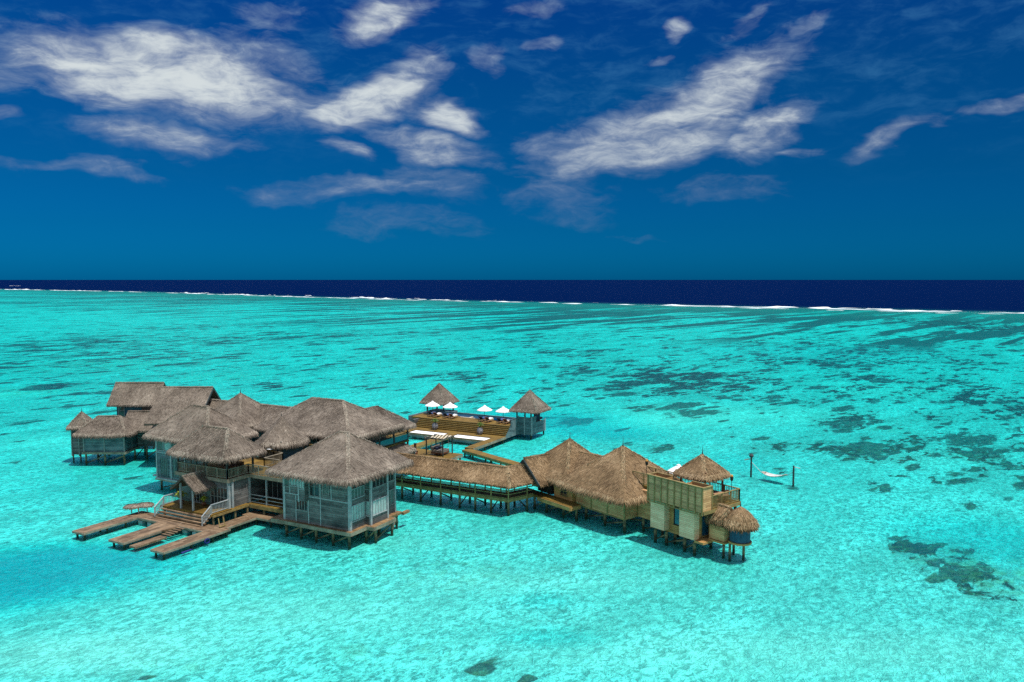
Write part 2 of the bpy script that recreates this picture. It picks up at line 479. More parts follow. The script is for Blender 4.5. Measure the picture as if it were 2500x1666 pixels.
def thatch(patches, hips=(), ridges=(), dens=26, fringe=0.5, flare=0.35, bl=0.45, round_r=0.7, thick=0.26, tip=True, sag=0.10):
    """patches: (A, B, C, D, rakeA, rakeB, eave); A-B is the eave, D above A, C above B"""
    mb = MB()
    cen = sum((Vector(p[0]) + Vector(p[1]) for p in patches), Vector()) / (2 * len(patches))
    for pt in patches:
        A, B, Cc, D = (Vector(q) for q in pt[:4])
        rakeA, rakeB, eave = (pt[4:] + (False, False, True))[:3] if len(pt) > 4 else (False, False, True)
        L = (B - A).length
        Sl = max((((A + B) / 2) - ((Cc + D) / 2)).length, 0.1)
        nrm = (B - A).cross(D - A if (D - A).length > 1e-3 else Cc - A)
        if nrm.length < 1e-6:
            nrm = (B - A).cross(Cc - A)
        nrm.normalize()
        if nrm.z < 0:
            nrm = -nrm
        down = (nrm.cross((B - A).normalized()))
        if down.z > 0:
            down = -down
        down.normalize()
        along = (B - A).normalized()

        def pos(s_, t_):
            p = A.lerp(B, s_).lerp(D.lerp(Cc, s_), t_)
            if not rakeA:
                dA = s_ * L
                k = round_r * math.exp(-(dA / 1.0) ** 1.3) * (1 - t_) ** 3
                h = cen - p
                h.z = 0
                p = p + h.normalized() * k * 0.7
            if not rakeB:
                dB = (1 - s_) * L
                k = round_r * math.exp(-(dB / 1.0) ** 1.3) * (1 - t_) ** 3
                h = cen - p
                h.z = 0
                p = p + h.normalized() * k * 0.7
            p = p + Vector((0, 0, -sag * math.sin(math.pi * min(1, t_)) - flare * 0.5 * (1 - t_) ** 6))
            return p + nrm * disp(p)

        nu, nv = max(2, int(L / 0.45)), max(2, int(Sl / 0.45))
        g = [[pos(i / nu, j / nv) for i in range(nu + 1)] for j in range(nv + 1)]
        for j in range(nv):
            for i in range(nu):
                s0, s1 = i / nu * L, (i + 1) / nu * L
                t0, t1 = j / nv * Sl, (j + 1) / nv * Sl
                q = [g[j][i], g[j][i + 1], g[j + 1][i + 1], g[j + 1][i]]
                mb.face(q, [(s0, t0), (s1, t0), (s1, t1), (s0, t1)], 0.35)
        dz = Vector((0, 0, -thick))
        for i in range(nu):                       # underside and eave edge
            mb.face([g[0][i + 1] + dz, g[0][i] + dz, g[nv][i] + dz, g[nv][i + 1] + dz], None, 0.1)
            mb.face([g[0][i] + dz, g[0][i + 1] + dz, g[0][i + 1], g[0][i]], None, 0.1)
        for fl, i in ((rakeA, 0), (rakeB, nu)):
            if fl:
                for j in range(nv):
                    mb.face([g[j][i] + dz, g[j + 1][i] + dz, g[j + 1][i], g[j][i]], None, 0.2)
        # surface strands
        area = L * Sl * (0.5 if (Cc - D).length < 0.3 * L else 1.0)
        for _ in range(int(area * dens * 1.5)):
            s_, t_ = rnd(), rnd()
            if (Cc - D).length < 0.3 * L and rnd() < t_:
                continue
            p = pos(s_, t_)
            d = (down + along * random.uniform(-0.16, 0.16)).normalized()
            w = random.uniform(0.018, 0.042)
            ln = bl * random.uniform(0.5, 1.2)
            o0 = nrm * 0.01
            o1 = nrm * random.uniform(0.02, 0.085)
            x = along * w
            u0 = s_ * L
            tt = random.uniform(0.05, 0.85)
            mb.face([p + x + o0, p - x + o0, p + d * ln + o1], [(u0, t_ * Sl), (u0 + .1, t_ * Sl), (u0, t_ * Sl + .4)], tt)
        if eave:
            out = Vector((down.x, down.y, 0))
            out = out.normalized() if out.length > 0 else down
            for lay, (inn, fl_, tb) in enumerate(((0.02, 1.0, 0.35), (0.10, 1.0, 0.75), (0.28, 0.9, 0.95), (-0.0, 0.75, 0.1))):
                for _ in range(int(L * 22)):
                    s_ = rnd()
                    p = pos(s_, min(1, inn / Sl * random.uniform(0.4, 1.3)))
                    if lay == 3:
                        p = p + dz * random.uniform(0.3, 1)
                    dr = (out * random.uniform(0.22, 0.6) + Vector((0, 0, -1)) * random.uniform(0.6, 1.0) + along * random.uniform(-0.3, 0.3)).normalized()
                    ln = fringe * .85 * fl_ * random.uniform(0.45, 1.15)
                    w = random.uniform(0.02, 0.05)
                    x = along * w
                    up = nrm * (0.03 + 0.03 * lay if lay < 3 else 0)
                    mb.face([p + x + up, p - x + up, p + dr * ln + up], [(s_ * L, 0), (s_ * L + .1, 0), (s_ * L, .4)],
                            min(1, max(0, tb * random.uniform(0.5, 1.3))))
        for fl, sx in ((rakeA, 0.0), (rakeB, 1.0)):
            if fl:
                sg = -1 if sx == 0 else 1
                for _ in range(int(Sl * 16)):
                    p = pos(sx, rnd())
                    dr = (along * sg * random.uniform(0.1, 0.5) + down * random.uniform(0.5, 1)).normalized()
                    mb.face([p + down * .04, p - down * .04, p + dr * random.uniform(.1, .3)], None, rnd() * 0.8)
    for a, b in list(hips) + list(ridges):
        a, b = Vector(a), Vector(b)
        isr = (a, b) in [(Vector(x), Vector(y)) for x, y in ridges]
        d = (b - a)
        L = d.length
        d.normalize()
        side = d.cross(Vector((0, 0, 1))).normalized()
        for _ in range(int(L * 60)):
            f_ = rnd()
            p = a.lerp(b, f_)
            if not isr:
                hv = cen - p
                hv.z = 0
                p = p + hv.normalized() * round_r * 1.4 * f_ ** 3 + Vector((0, 0, -sag * math.sin(math.pi * f_) - flare * .5 * f_ ** 6 - .06))
            sg = random.choice((-1, 1))
            dr = (side * sg * random.uniform(0.15, 1.0) + (d if not isr else d * random.uniform(-.3, .3)) * 0.8 + Vector((0, 0, -0.55))).normalized()
            k = 0.10 + 0.05 * rnd()
            x = d.cross(dr)
            x = (x.normalized() if x.length > 0.01 else side) * random.uniform(0.02, 0.045)
            p = p + Vector((0, 0, k)) + side * random.uniform(-0.16, 0.16)
            mb.face([p + x, p - x, p + dr * random.uniform(0.2, 0.45)], None, random.uniform(0.8, 1.5))
        if isr:
            mb.cyl(a + Vector((0, 0, 0.02)), b + Vector((0, 0, 0.02)), 0.11, n=6)
    return mb


def hip_roof(fr, u0, u1, v0, v1, ze, r0, r1=None, **kw):
    r1 = r1 or r0
    P = fr.p
    a, b, c, d = P(u0, v0, ze), P(u1, v0, ze), P(u1, v1, ze), P(u0, v1, ze)
    p, q = P(*r0), P(*r1)
    if abs(r1[0] - r0[0]) >= abs(r1[1] - r0[1]):
        pats = [(a, b, q, p), (b, c, q, q), (c, d, p, q), (d, a, p, p)]
        hips = [(p, a), (q, b), (q, c), (p, d)]
    else:
        pats = [(a, b, p, p), (b, c, q, p), (c, d, q, q), (d, a, p, q)]
        hips = [(p, a), (p, b), (q, c), (q, d)]
    rd = [(p, q)] if (p - q).length > 0.2 else []
    return thatch(pats, hips, rd, **kw)


def gable_roof(a, b, hw, ze, zr, ends=(True, True), drop_a=None, **kw):
    """a, b: 2-D ends of the ridge; hw: half width or (left, right)"""
    a, b = Vector((a[0], a[1])), Vector((b[0], b[1]))
    d = (b - a).normalized()
    n = Vector((-d.y, d.x))
    hl, hr = hw if isinstance(hw, tuple) else (hw, hw)
    zl, zrr = ze if isinstance(ze, tuple) else (ze, ze)
    P3 = lambda q, z: Vector((q.x, q.y, z))
    L0, L1, R0, R1 = a + n * hl, b + n * hl, a - n * hr, b - n * hr
    pats = [(P3(R0, zrr), P3(R1, zrr), P3(b, zr), P3(a, zr), ends[0], ends[1]),
            (P3(L1, zl), P3(L0, zl), P3(a, zr), P3(b, zr), ends[1], ends[0])]
    return thatch(pats, (), [(P3(a, zr), P3(b, zr))], round_r=0.0, **kw)


def finial(parent, p, h=0.9):
    mb = MB()
    p = Vector(p)
    mb.cyl(p + Vector((0, 0, -0.2)), p + Vector((0, 0, h * 0.35)), 0.09, 0.05, 6)
    mb.cyl(p + Vector((0, 0, h * 0.35)), p + Vector((0, 0, h)), 0.04, 0.015, 6)
    return build(mb, 'finial', 'post_dark', parent)


def piles(parent, fr, pts, z1, r=0.13, mat='pile', z0=-0.35, braces=True):
    for (u, v) in pts:
        mb = MB()
        mb.cyl(fr.p(u, v, z0), fr.p(u, v, z1), r * 1.05, r, 8)
        build(mb, 'pile', mat, parent)
    if braces and len(pts) > 1:
        mb = MB()
        for (a, b) in zip(pts, pts[1:]):
            if (Vector(a) - Vector(b)).length < 5:
                mb.beam(fr.p(*a, 0.05), fr.p(*b, z1 - 0.25), 0.07, 0.14)
        build(mb, 'brace', mat, parent)


def railing(parent, pts, h=1.0, mat='rail', sp=0.16, post_sp=1.6, name='railing', posts=True, bw=0.045, balus=True, mids=0):
    """pts: 3-D floor points"""
    mb = MB()
    up = Vector((0, 0, 1))
    for a, b in zip(pts, pts[1:]):
        a, b = Vector(a), Vector(b)
        L = (b - a).length
        mb.beam(a + up * h, b + up * h, 0.12, 0.07)
        mb.beam(a + up * 0.12, b + up * 0.12, 0.06, 0.07)
        for k in range(mids):
            z = h * (k + 1) / (mids + 1) + 0.06
            mb.beam(a + up * z, b + up * z, 0.06, 0.07)
        n = max(1, int(L / sp))
        if balus:
            for k in range(1, n):
                p = a.lerp(b, k / n)
                mb.beam(p + up * 0.15, p + up * (h - 0.03), bw, bw)
        if posts:
            n = max(1, round(L / post_sp))
            for k in range(n + 1):
                p = a.lerp(b, k / n)
                mb.beam(p, p + up * (h + 0.03), 0.10, 0.10)
    return build(mb, name, mat, parent)


def window(parent, fr, side, c, a0, a1, z0, z1, cols=2, rows=1, pane='glass', frame='frame', fw=0.07):
    """window on a wall plane of a frame. side: 'v-','v+','u+','u-'; c: the wall plane; a0..a1 along it"""
    f, g = MB(), MB()

    def bx(mb, x0, x1, zz0, zz1, d0, d1):
        if side[0] == 'v':
            s_ = -1 if side[1] == '-' else 1
            lo, hi = sorted((c + s_ * d0, c + s_ * d1))
            mb.box(fr, x0, x1, lo, hi, zz0, zz1)
        else:
            s_ = -1 if side[1] == '-' else 1
            lo, hi = sorted((c + s_ * d0, c + s_ * d1))
            mb.box(fr, lo, hi, x0, x1, zz0, zz1)
    bx(g, a0 + 0.02, a1 - 0.02, z0 + 0.02, z1 - 0.02, -0.05, 0.015)
    bx(f, a0 - fw, a1 + fw, z1, z1 + fw, 0.0, 0.075)
    bx(f, a0 - fw * 1.3, a1 + fw * 1.3, z0 - fw, z0, 0.0, 0.10)
    bx(f, a0 - fw, a0, z0, z1, 0.0, 0.07)
    bx(f, a1, a1 + fw, z0, z1, 0.0, 0.07)
    for k in range(1, cols):
        x = a0 + (a1 - a0) * k / cols
        bx(f, x - fw * .4, x + fw * .4, z0, z1, 0.0, 0.06)
    for k in range(1, rows):
        z = z0 + (z1 - z0) * k / rows
        bx(f, a0, a1, z - fw * .35, z + fw * .35, 0.0, 0.055)
    o = build(f, 'window', frame, parent)
    build(g, 'pane', pane, o)
    return o


def box_part(parent, name, mat, fr, boxes):
    mb = MB()
    for b in boxes:
        mb.box(fr, *b)
    return build(mb, name, mat, parent)


def each(mb, name, mat, parent):
    """every box collected in mb becomes a part of its own"""
    for i in range(0, len(mb.f), 6):
        q = MB()
        q.v = mb.v[i * 4:(i + 6) * 4]
        q.f = [tuple(range(4 * k, 4 * k + 4)) for k in range(6)]
        q.uv = mb.uv[i:i + 6]
        q.t = mb.t[i:i + 6]
        build(q, name, mat, parent)


def post_parts(parent, fr, pts, z0, z1, w=0.16, mat='post_dark', name='post'):
    for (u, v) in pts:
        mb = MB()
        mb.box(fr, u - w / 2, u + w / 2, v - w / 2, v + w / 2, z0, z1)
        build(mb, name, mat, parent)


# ------------------------------------------------------------------ sea: seabed with reefs, water surface above it
REEF_T = [-9000, -2315, -1719, -1131, -730, -549, -356, -212, -96, 400, 5000]
REEF_N = [720, 706, 742, 690, 664, 679, 684, 697, 700, 705, 760]


def spot(px, py, rx, ry, w):
    """a patch of the seabed surveyed from the photograph: centre and radii in metres"""
    x = (px - 1250) / FPX
    v = -(py - 833) / FPX
    c, s_ = math.cos(PITCH), math.sin(PITCH)
    t = (-H - 0.25) / (-s_ + v * c)
    Y = (c + v * s_) * t
    return x * t, Y, rx * Y / FPX, ry * Y * Y / (FPX * H), w


# reef patches
DENS = [spot(*q) for q in [
    (2150, 990, 380, 110, .22), (1620, 945, 330, 50, .2), (2320, 1120, 260, 90, .22), (2400, 1400, 190, 90, .55), (2230, 1340, 110, 30, .4), (2050, 1130, 240, 60, .16), (1850, 860, 420, 30, .2),
    (300, 860, 420, 50, .16),
    (1500, 1090, 120, 16, .55), (1700, 925, 170, 22, .6), (1560, 940, 130, 16, .5), (1500, 900, 150, 14, .4), (1380, 985, 60, 10, .45),
    (1630, 1000, 70, 10, .42), (1620, 965, 60, 10, .40), (1290, 1090, 40, 6, .1), (1975, 1095, 110, 20, .85), (2080, 1170, 70, 22, .7),
    (2150, 1040, 130, 30, .42), (2300, 1110, 130, 34, .62), (2330, 1170, 90, 28, .6), (2290, 1215, 60, 14, .7), (2200, 1165, 40, 10, .3),
    (2400, 960, 160, 36, .42), (2250, 880, 160, 30, .30), (2050, 840, 200, 20, .30), (2420, 800, 120, 22, .5), (2300, 790, 160, 16, .4),
    (1860, 1118, 32, 8, .85), (1953, 1131, 22, 5, .85), (1905, 1150, 26, 7, .85), (2000, 1150, 30, 4, .5), (1950, 880, 120, 14, .45),
    (2250, 1330, 80, 16, .75), (2190, 1345, 60, 8, .5), (2330, 1450, 90, 26, .25), (2250, 1400, 90, 26, .2), (2390, 1380, 110, 30, .3), (2450, 1410, 90, 26, .3), (2330, 1400, 80, 20, .25), (2480, 1480, 60, 20, .45), (2300, 1470, 40, 12, .35),
    (2430, 1530, 60, 16, .55), (2370, 1440, 60, 18, .35), (2460, 1350, 50, 18, .4), (1210, 1625, 60, 18, .55), (1260, 1605, 50, 12, .3),
    (380, 1655, 70, 12, .6), (320, 1650, 40, 10, .4), (490, 1440, 14, 5, .3), (1110, 1395, 24, 6, .35), (1280, 1655, 40, 12, .3),
    (130, 945, 60, 8, .75), (280, 940, 50, 7, .6), (660, 940, 60, 9, .6), (430, 980, 60, 7, .2), (1130, 920, 70, 12, .65),
    (100, 850, 240, 26, .32), (250, 825, 160, 14, .35), (60, 890, 120, 12, .3), (620, 830, 160, 16, .32), (380, 870, 160, 12, .3),
    (1000, 860, 160, 14, .28), (900, 815, 220, 10, .30), (1300, 830, 120, 12, .28), (1340, 960, 50, 9, .5), (1180, 945, 40, 7, .35),
    (450, 800, 120, 7, .25), (700, 790, 200, 7, .25), (1400, 860, 120, 12, .35), (2470, 1000, 60, 30, .4), (1480, 955, 60, 10, .3),
    (2100, 930, 100, 18, .35), (2420, 1090, 60, 14, .3), (1745, 1140, 30, 6, .0), (25, 1620, 40, 14, .15)]]
PALE = [spot(*q) for q in [
    (1800, 1010, 300, 26, .8), (2150, 950, 160, 22, .5), (1560, 1030, 180, 18, .6), (200, 1600, 380, 60, .8), (60, 1490, 160, 26, .3), (1950, 1600, 700, 70, .55),
    (700, 1500, 380, 60, .5), (30, 960, 80, 16, .8), (120, 1080, 120, 20, .5), (1300, 1420, 340, 30, .4), (2200, 1120, 120, 24, .4), (950, 1330, 120, 18, .4)]]
DEEPS = [spot(*q) for q in [
    (80, 1400, 260, 60, 1.15), (240, 1350, 200, 24, .6), (-150, 1450, 260, 70, .9), (330, 1380, 160, 20, .35), (300, 1180, 200, 40, .15),
    (1350, 1030, 170, 26, .7), (1500, 1060, 110, 16, .5), (1250, 1010, 60, 14, .3), (1130, 1110, 100, 20, .35), (2000, 860, 300, 20, .2),
    (2420, 1320, 200, 60, .45), (1800, 1130, 80, 20, .2), (1350, 1560, 120, 20, .25), (1330, 1470, 60, 16, .2)]]
TAN = [spot(*q) for q in [
    (2420, 1400, 150, 60, 1.0), (960, 1590, 130, 30, .7), (1100, 1400, 140, 36, .5), (250, 890, 200, 14, .8), (420, 1630, 120, 14, .5),
    (1640, 930, 100, 12, .9), (1710, 915, 60, 8, .6), (60, 960, 80, 12, .9), (260, 1055, 60, 10, .5), (2350, 1110, 100, 20, .5), (540, 920, 120, 10, .6),
    (1650, 1005, 120, 12, .5), (2170, 1050, 60, 10, .6), (60, 1640, 80, 20, .5), (1290, 1140, 30, 6, .0), (1270, 1290, 60, 14, .4)]]


def field(spots, x, y):
    f = np.zeros_like(x)
    for cx, cy, rx, ry, w in spots:
        r2 = ((x - cx) / max(rx, .1)) ** 2 + ((y - cy) / max(ry, .1)) ** 2
        f += w * np.exp(-np.minimum(r2, 40) ** 1.35 * 0.8)
    return f


def sea_mesh(name, z, mat, water):
    ang = sorted(set([-180 + 6 * k for k in range(23)] + [-45 + .45 * k for k in range(201)] + [45 + 6 * k for k in range(23)]))
    ang = [a for a in ang if a < 179.9]
    rad = [6.0]
    while rad[-1] < 70000:
        r_ = rad[-1]
        rad.append(r_ * (1.015 if 40 < r_ < 1400 else 1.05 if r_ < 3000 else 1.3))
    A = np.radians(np.array(ang))
    Rr = np.array(rad)
    X = (Rr[:, None] * np.sin(A)[None]).ravel()
    Y = (Rr[:, None] * np.cos(A)[None]).ravel()
    na, nr = len(ang), len(rad)
    verts = np.stack([X, Y, np.full_like(X, z)], 1).tolist() + [(0, 0, z)]
    faces = []
    for j in range(nr - 1):
        for i in range(na):
            k = (i + 1) % na
            faces.append((j * na + i, (j + 1) * na + i, (j + 1) * na + k, j * na + k))
    c = nr * na
    for i in range(na):
        faces.append((c, i, (i + 1) % na))
    me = bpy.data.meshes.new(name)
    me.from_pydata(verts, [], [tuple(reversed(f)) for f in faces])
    X = np.append(X, 0)
    Y = np.append(Y, 0)
    t_ = X * .76 - Y * .65
    n_ = X * .65 + Y * .76
    rn = np.interp(t_, REEF_T, REEF_N)
    q = n_ - rn                                      # metres beyond the reef crest
    oc = 1 / (1 + np.exp(-np.clip((q - 20) / 12, -30, 30)))
    near = np.clip((q + 500) / 480, 0, 1) ** 1.5     # spur and groove belt before the crest
    D = np.hypot(X, Y)
    deep = 0.72 + 0.85 * np.clip((D - 62) / 170, 0, 1) + field(DEEPS, X, Y) - 0.22 * field(PALE, X, Y) + .75 * near
    deep = np.where(q > 0, deep + 3 * oc, deep)
    chan = np.clip(field(DEEPS, X, Y), 0, 1.2)
    atts = {'chan': chan, 'dens': field(DENS, X, Y), 'pale': np.clip(field(PALE, X, Y), 0, 1), 'tan': np.clip(field(TAN, X, Y), 0, 1), 'oc': oc,
            'groove': near * np.clip((D - 200) / 200, 0, 1), 'deep': deep, 'crest': np.exp(-np.abs(q / 40) ** 2)}
    for k, v_ in atts.items():
        a_ = me.attributes.new(k, 'FLOAT', 'POINT')
        a_.data.foreach_set('value', v_.astype(np.float32))
    me.materials.append(mat)
    me.update()
    o = bpy.data.objects.new(name, me)
    COL.objects.link(o)
    return o


def seabed_mat():
    m, t = new_mat('sandy_seabed_with_reefs')
    A = lambda n_: t.n('ShaderNodeAttribute', attribute_name=n_).outputs['Fac']
    pos = t.n('ShaderNodeNewGeometry').outputs[0]
    st = t.mapping(pos, rot=(0, 0, R(-49)))
    dist = t.vm('LENGTH', pos)
    # sand with pale drifts and rubble; bright lines and speckle paint in caustic light
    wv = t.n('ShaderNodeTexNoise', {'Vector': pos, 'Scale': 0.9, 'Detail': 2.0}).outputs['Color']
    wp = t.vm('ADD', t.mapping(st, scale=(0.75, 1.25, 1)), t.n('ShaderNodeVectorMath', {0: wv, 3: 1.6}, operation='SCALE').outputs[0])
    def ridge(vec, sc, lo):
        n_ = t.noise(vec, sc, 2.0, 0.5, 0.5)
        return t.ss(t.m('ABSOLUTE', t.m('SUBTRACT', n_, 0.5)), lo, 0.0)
    caustic_web = t.m('MAXIMUM', ridge(wp, 0.95, 0.06), t.m('MULTIPLY', ridge(t.mapping(wp, loc=(9, 4, 2)), 1.5, 0.055), 0.8))
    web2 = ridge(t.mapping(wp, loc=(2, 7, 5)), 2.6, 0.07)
    mot = t.noise(t.mapping(st, scale=(1.35, 2.1, 1)), 1.0, 3, 0.62, 0.8)
    mo2 = t.noise(t.mapping(st, scale=(0.06, 0.14, 1)), 1.0, 5, 0.6, 0.3)
    mo3 = t.noise(t.mapping(st, scale=(0.012, 0.05, 1)), 1.0, 5, 0.6, 0.2)
    sand = t.mix(t.ss(mot, 0.37, 0.62), (0.20, 0.28, 0.25), (0.80, 0.76, 0.66))  # sand mottle, its contrast also painting the water's light speckle
    sand = t.mix(t.m('MULTIPLY', caustic_web, 0.5), sand, (0.98, 0.96, 0.90))  # bright caustic lines painted into the sand colour
    sand = t.mix(t.m('MULTIPLY', t.ss(mo2, 0.40, 0.62), 0.45), sand, (0.36, 0.42, 0.36))
    sand = t.mix(t.m('MULTIPLY', t.ss(mo3, 0.50, 0.68), 0.26), sand, (0.25, 0.36, 0.32))
    sand = t.mix(t.m('MULTIPLY', A('pale'), 0.34), sand, (0.97, 0.93, 0.74))
    tn = t.m('MULTIPLY', A('tan'), t.ss(t.noise(st, 0.45, 5, 0.7), 0.44, 0.62))
    sand = t.mix(t.m('MULTIPLY', tn, 0.55), sand, (0.60, 0.40, 0.20))
    # coral heads: clumps stretched along the spurs, denser in surveyed patches
    r1 = t.noise(t.mapping(st, scale=(0.05, 0.14, 1)), 1.0, 5, 0.62, 0.6)
    r2 = t.noise(t.mapping(st, scale=(0.20, 0.42, 1)), 1.0, 5, 0.68, 0.5)
    r3 = t.noise(t.mapping(st, loc=(31, 7, 0), scale=(0.0085, 0.075, 1)), 1.0, 5, 0.58, 0.25)
    r4 = t.noise(t.mapping(st, loc=(3, 9, 0), scale=(0.07, 0.13, 1)), 1.0, 3, 0.6, 0.4)
    rr = t.m('ADD', t.m('MULTIPLY', r1, 0.36), t.m('MULTIPLY', r2, 0.64))
    far = t.m('MULTIPLY', t.ss(dist, 95, 200), 0.085)
    lv = t.m('ADD', t.m('ADD', rr, t.m('MULTIPLY', t.m('MULTIPLY', A('dens'), t.ss(r4, .30, .56)), 0.18)), far)
    reef = t.ss(lv, 0.645, 0.705)
    soft = t.m('MULTIPLY', t.ss(lv, 0.50, 0.64), 0.22)
    dn = t.m('ADD', t.m('MULTIPLY', A('dens'), 1.15), t.m('MULTIPLY', t.ss(dist, 92, 190), 0.27))
    dn = t.m('MULTIPLY', dn, t.ss(r4, 0.36, 0.60, 0.35, 1.6))
    for sc_, off_, rmax in ((1.0, 0.0, 0.34), (2.1, 17.0, 0.30), (0.55, 41.0, 0.30)):
        wq = t.n('ShaderNodeTexNoise', {'Vector': t.mapping(st, loc=(off_, 0, 0), scale=(0.25, 0.5, 1)), 'Scale': 1.0, 'Detail': 3.0}).outputs['Color']
        vq = t.vm('ADD', t.mapping(st, loc=(off_, off_, 0), scale=(0.075 * sc_, 0.16 * sc_, 1)), t.n('ShaderNodeVectorMath', {0: wq, 3: 0.75}, operation='SCALE').outputs[0])
        vo = t.n('ShaderNodeTexVoronoi', {'Vector': t.vm('MULTIPLY', vq, (1, 1, 0)), 'Scale': 1.0, 'Randomness': 1.0}, feature='F1')
        cr = t.n('ShaderNodeSeparateColor', {0: vo.outputs['Color']})
        rad = t.m('ADD', t.m('MULTIPLY', cr.outputs[1], rmax), 0.10)
        hd = t.ss(t.m('SUBTRACT', t.m('ADD', vo.outputs['Distance'], t.m('MULTIPLY', t.m('SUBTRACT', r2, 0.5), 0.55)), rad), 0.07, -0.07)
        hd = t.m('MULTIPLY', hd, t.m('LESS_THAN', cr.outputs[0], t.m('MULTIPLY', dn, 0.72 if sc_ == 0.55 else 1.0)))
        reef = t.m('MAXIMUM', reef, t.m('MULTIPLY', hd, 0.9))
    reef = t.m('MULTIPLY', reef, t.ss(t.noise(t.mapping(st, scale=(0.55, 1.1, 1)), 1.0, 4, 0.7, 0.6), 0.34, 0.42, 0.50, 1.0))
    gro = t.ss(t.m('ADD', r3, t.m('MULTIPLY', A('groove'), 0.13)), 0.515, 0.575)
    gro = t.m('MULTIPLY', gro, t.ss(A('groove'), 0.0, 0.12))
    rf = t.m('MAXIMUM', t.m('MAXIMUM', reef, soft), t.m('MULTIPLY', gro, 0.9))
    rc = t.mix(t.ss(t.noise(pos, 1.1, 4, 0.7), .4, .7), (0.006, 0.032, 0.03), (0.17, 0.13, 0.05))
    rc = t.mix(t.ss(dist, 90, 220), rc, (0.003, 0.033, 0.040))
    col = t.mix(t.m('MULTIPLY', rf, 0.93), sand, rc)
    col = t.mix(t.m('MULTIPLY', t.ss(A('groove'), 0.45, 1.0), 0.66), col, (0.05, 0.22, 0.18))
    col = t.mix(t.m('MULTIPLY', A('chan'), 0.6, clamp=True), col, (0.26, 0.33, 0.40))
    col = t.mix(A('oc'), col, (0.0008, 0.0115, 0.080))
    hgt = t.m('ADD', t.m('MULTIPLY', caustic_web, 0.28), t.m('ADD', t.m('MULTIPLY', web2, 0.14), t.m('MULTIPLY', mot, 0.7)))
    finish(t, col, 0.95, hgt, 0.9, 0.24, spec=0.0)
    return m


def water_mat():
    m, t = new_mat('clear_lagoon_water')
    A = lambda n_: t.n('ShaderNodeAttribute', attribute_name=n_).outputs['Fac']
    pos = t.n('ShaderNodeNewGeometry').outputs[0]
    st = t.mapping(pos, rot=(0, 0, R(-18)))
    h1 = t.noise(t.mapping(st, scale=(1.1, 2.3, 1)), 1.0, 5, 0.62, 0.6)
    h2 = t.noise(t.mapping(st, scale=(0.10, 0.30, 1)), 1.0, 4, 0.55, 0.3)
    hh = t.m('ADD', h1, t.m('MULTIPLY', h2, 1.8))
    bmp = t.n('ShaderNodeBump', {'Height': hh, 'Strength': 0.9, 'Distance': 0.11}).outputs[0]
    dp = A('deep')
    c3 = [t.m('EXPONENT', t.m('MULTIPLY', dp, -k)) for k in (1.6, 0.048, 0.050)]
    tr = t.n('ShaderNodeBsdfTransparent', {'Color': t.n('ShaderNodeCombineXYZ', {0: c3[0], 1: c3[1], 2: c3[2]}).outputs[0]})
    gl = t.n('ShaderNodeBsdfGlossy', {'Color': (0.9, 0.95, 1, 1), 'Roughness': 0.20, 'Normal': bmp})
    fr = t.n('ShaderNodeFresnel', {'IOR': 1.33, 'Normal': bmp}).outputs[0]
    f = t.m('MULTIPLY', t.m('MINIMUM', t.m('MULTIPLY', fr, 0.9), 0.16), t.m('SUBTRACT', 1.0, t.m('MULTIPLY', A('oc'), 0.9)))
    mx = t.n('ShaderNodeMixShader', {0: f, 1: tr.outputs[0], 2: gl.outputs[0]})
    t.n('ShaderNodeOutputMaterial', {'Surface': mx.outputs[0]})
    return m


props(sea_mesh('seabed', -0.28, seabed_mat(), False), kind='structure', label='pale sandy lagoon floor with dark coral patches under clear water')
props(sea_mesh('water', 0.0, water_mat(), True), kind='structure', label='turquoise lagoon water turning navy beyond the reef')


# surf along the reef crest: low tumbling ridges of foam
def reef_pt(t_, off=0.0):
    n_ = float(np.interp(t_, REEF_T, REEF_N)) + off
    return Vector((t_ * .76 + n_ * .65, -t_ * .65 + n_ * .76, 0))


def foam_ridge(t0, t1, off, w, h, parent=None):
    mb = MB()
    n = max(6, int(abs(t1 - t0) / 5))
    prev = None
    for k in range(n + 1):
        f = k / n
        tt = t0 + (t1 - t0) * f
        e = min(1, 6 * f, 6 * (1 - f)) * min(1, max(.05, (mnoise.noise(Vector((tt * .021, off, 19))) + .22) * 5))
        o_ = off + mnoise.noise(Vector((tt * .013, off, 0))) * 9 + mnoise.noise(Vector((tt * .06, off, 3))) * 3
        ww = .85 * w * (0.12 + 0.9 * abs(mnoise.noise(Vector((tt * .03, off, 7)))) * 1.6) * e + 0.2
        hh = .9 * h * (0.2 + 0.9 * abs(mnoise.noise(Vector((tt * .05, off, 11)))) * 1.8) * e + .03
        c_ = [reef_pt(tt, o_ - ww), reef_pt(tt, o_ - ww * .45), reef_pt(tt, o_ + ww * .1), reef_pt(tt, o_ + ww * .6)]
        z = [0.03, hh * .35, hh, 0.03]
        row = [Vector((p.x, p.y, q)) for p, q in zip(c_, z)]
        if prev:
            for a in range(3):
                mb.face([prev[a], row[a], row[a + 1], prev[a + 1]])
        prev = row
    return mb


surf = MB()
rs = random.Random(11)


def surf_add(t0, t1, off, w, h):
    m_ = foam_ridge(t0, t1, off, w, h)
    i = len(surf.v)
    surf.v += m_.v
    surf.f += [tuple(q + i for q in f) for f in m_.f]
    surf.uv += m_.uv
    surf.t += m_.t


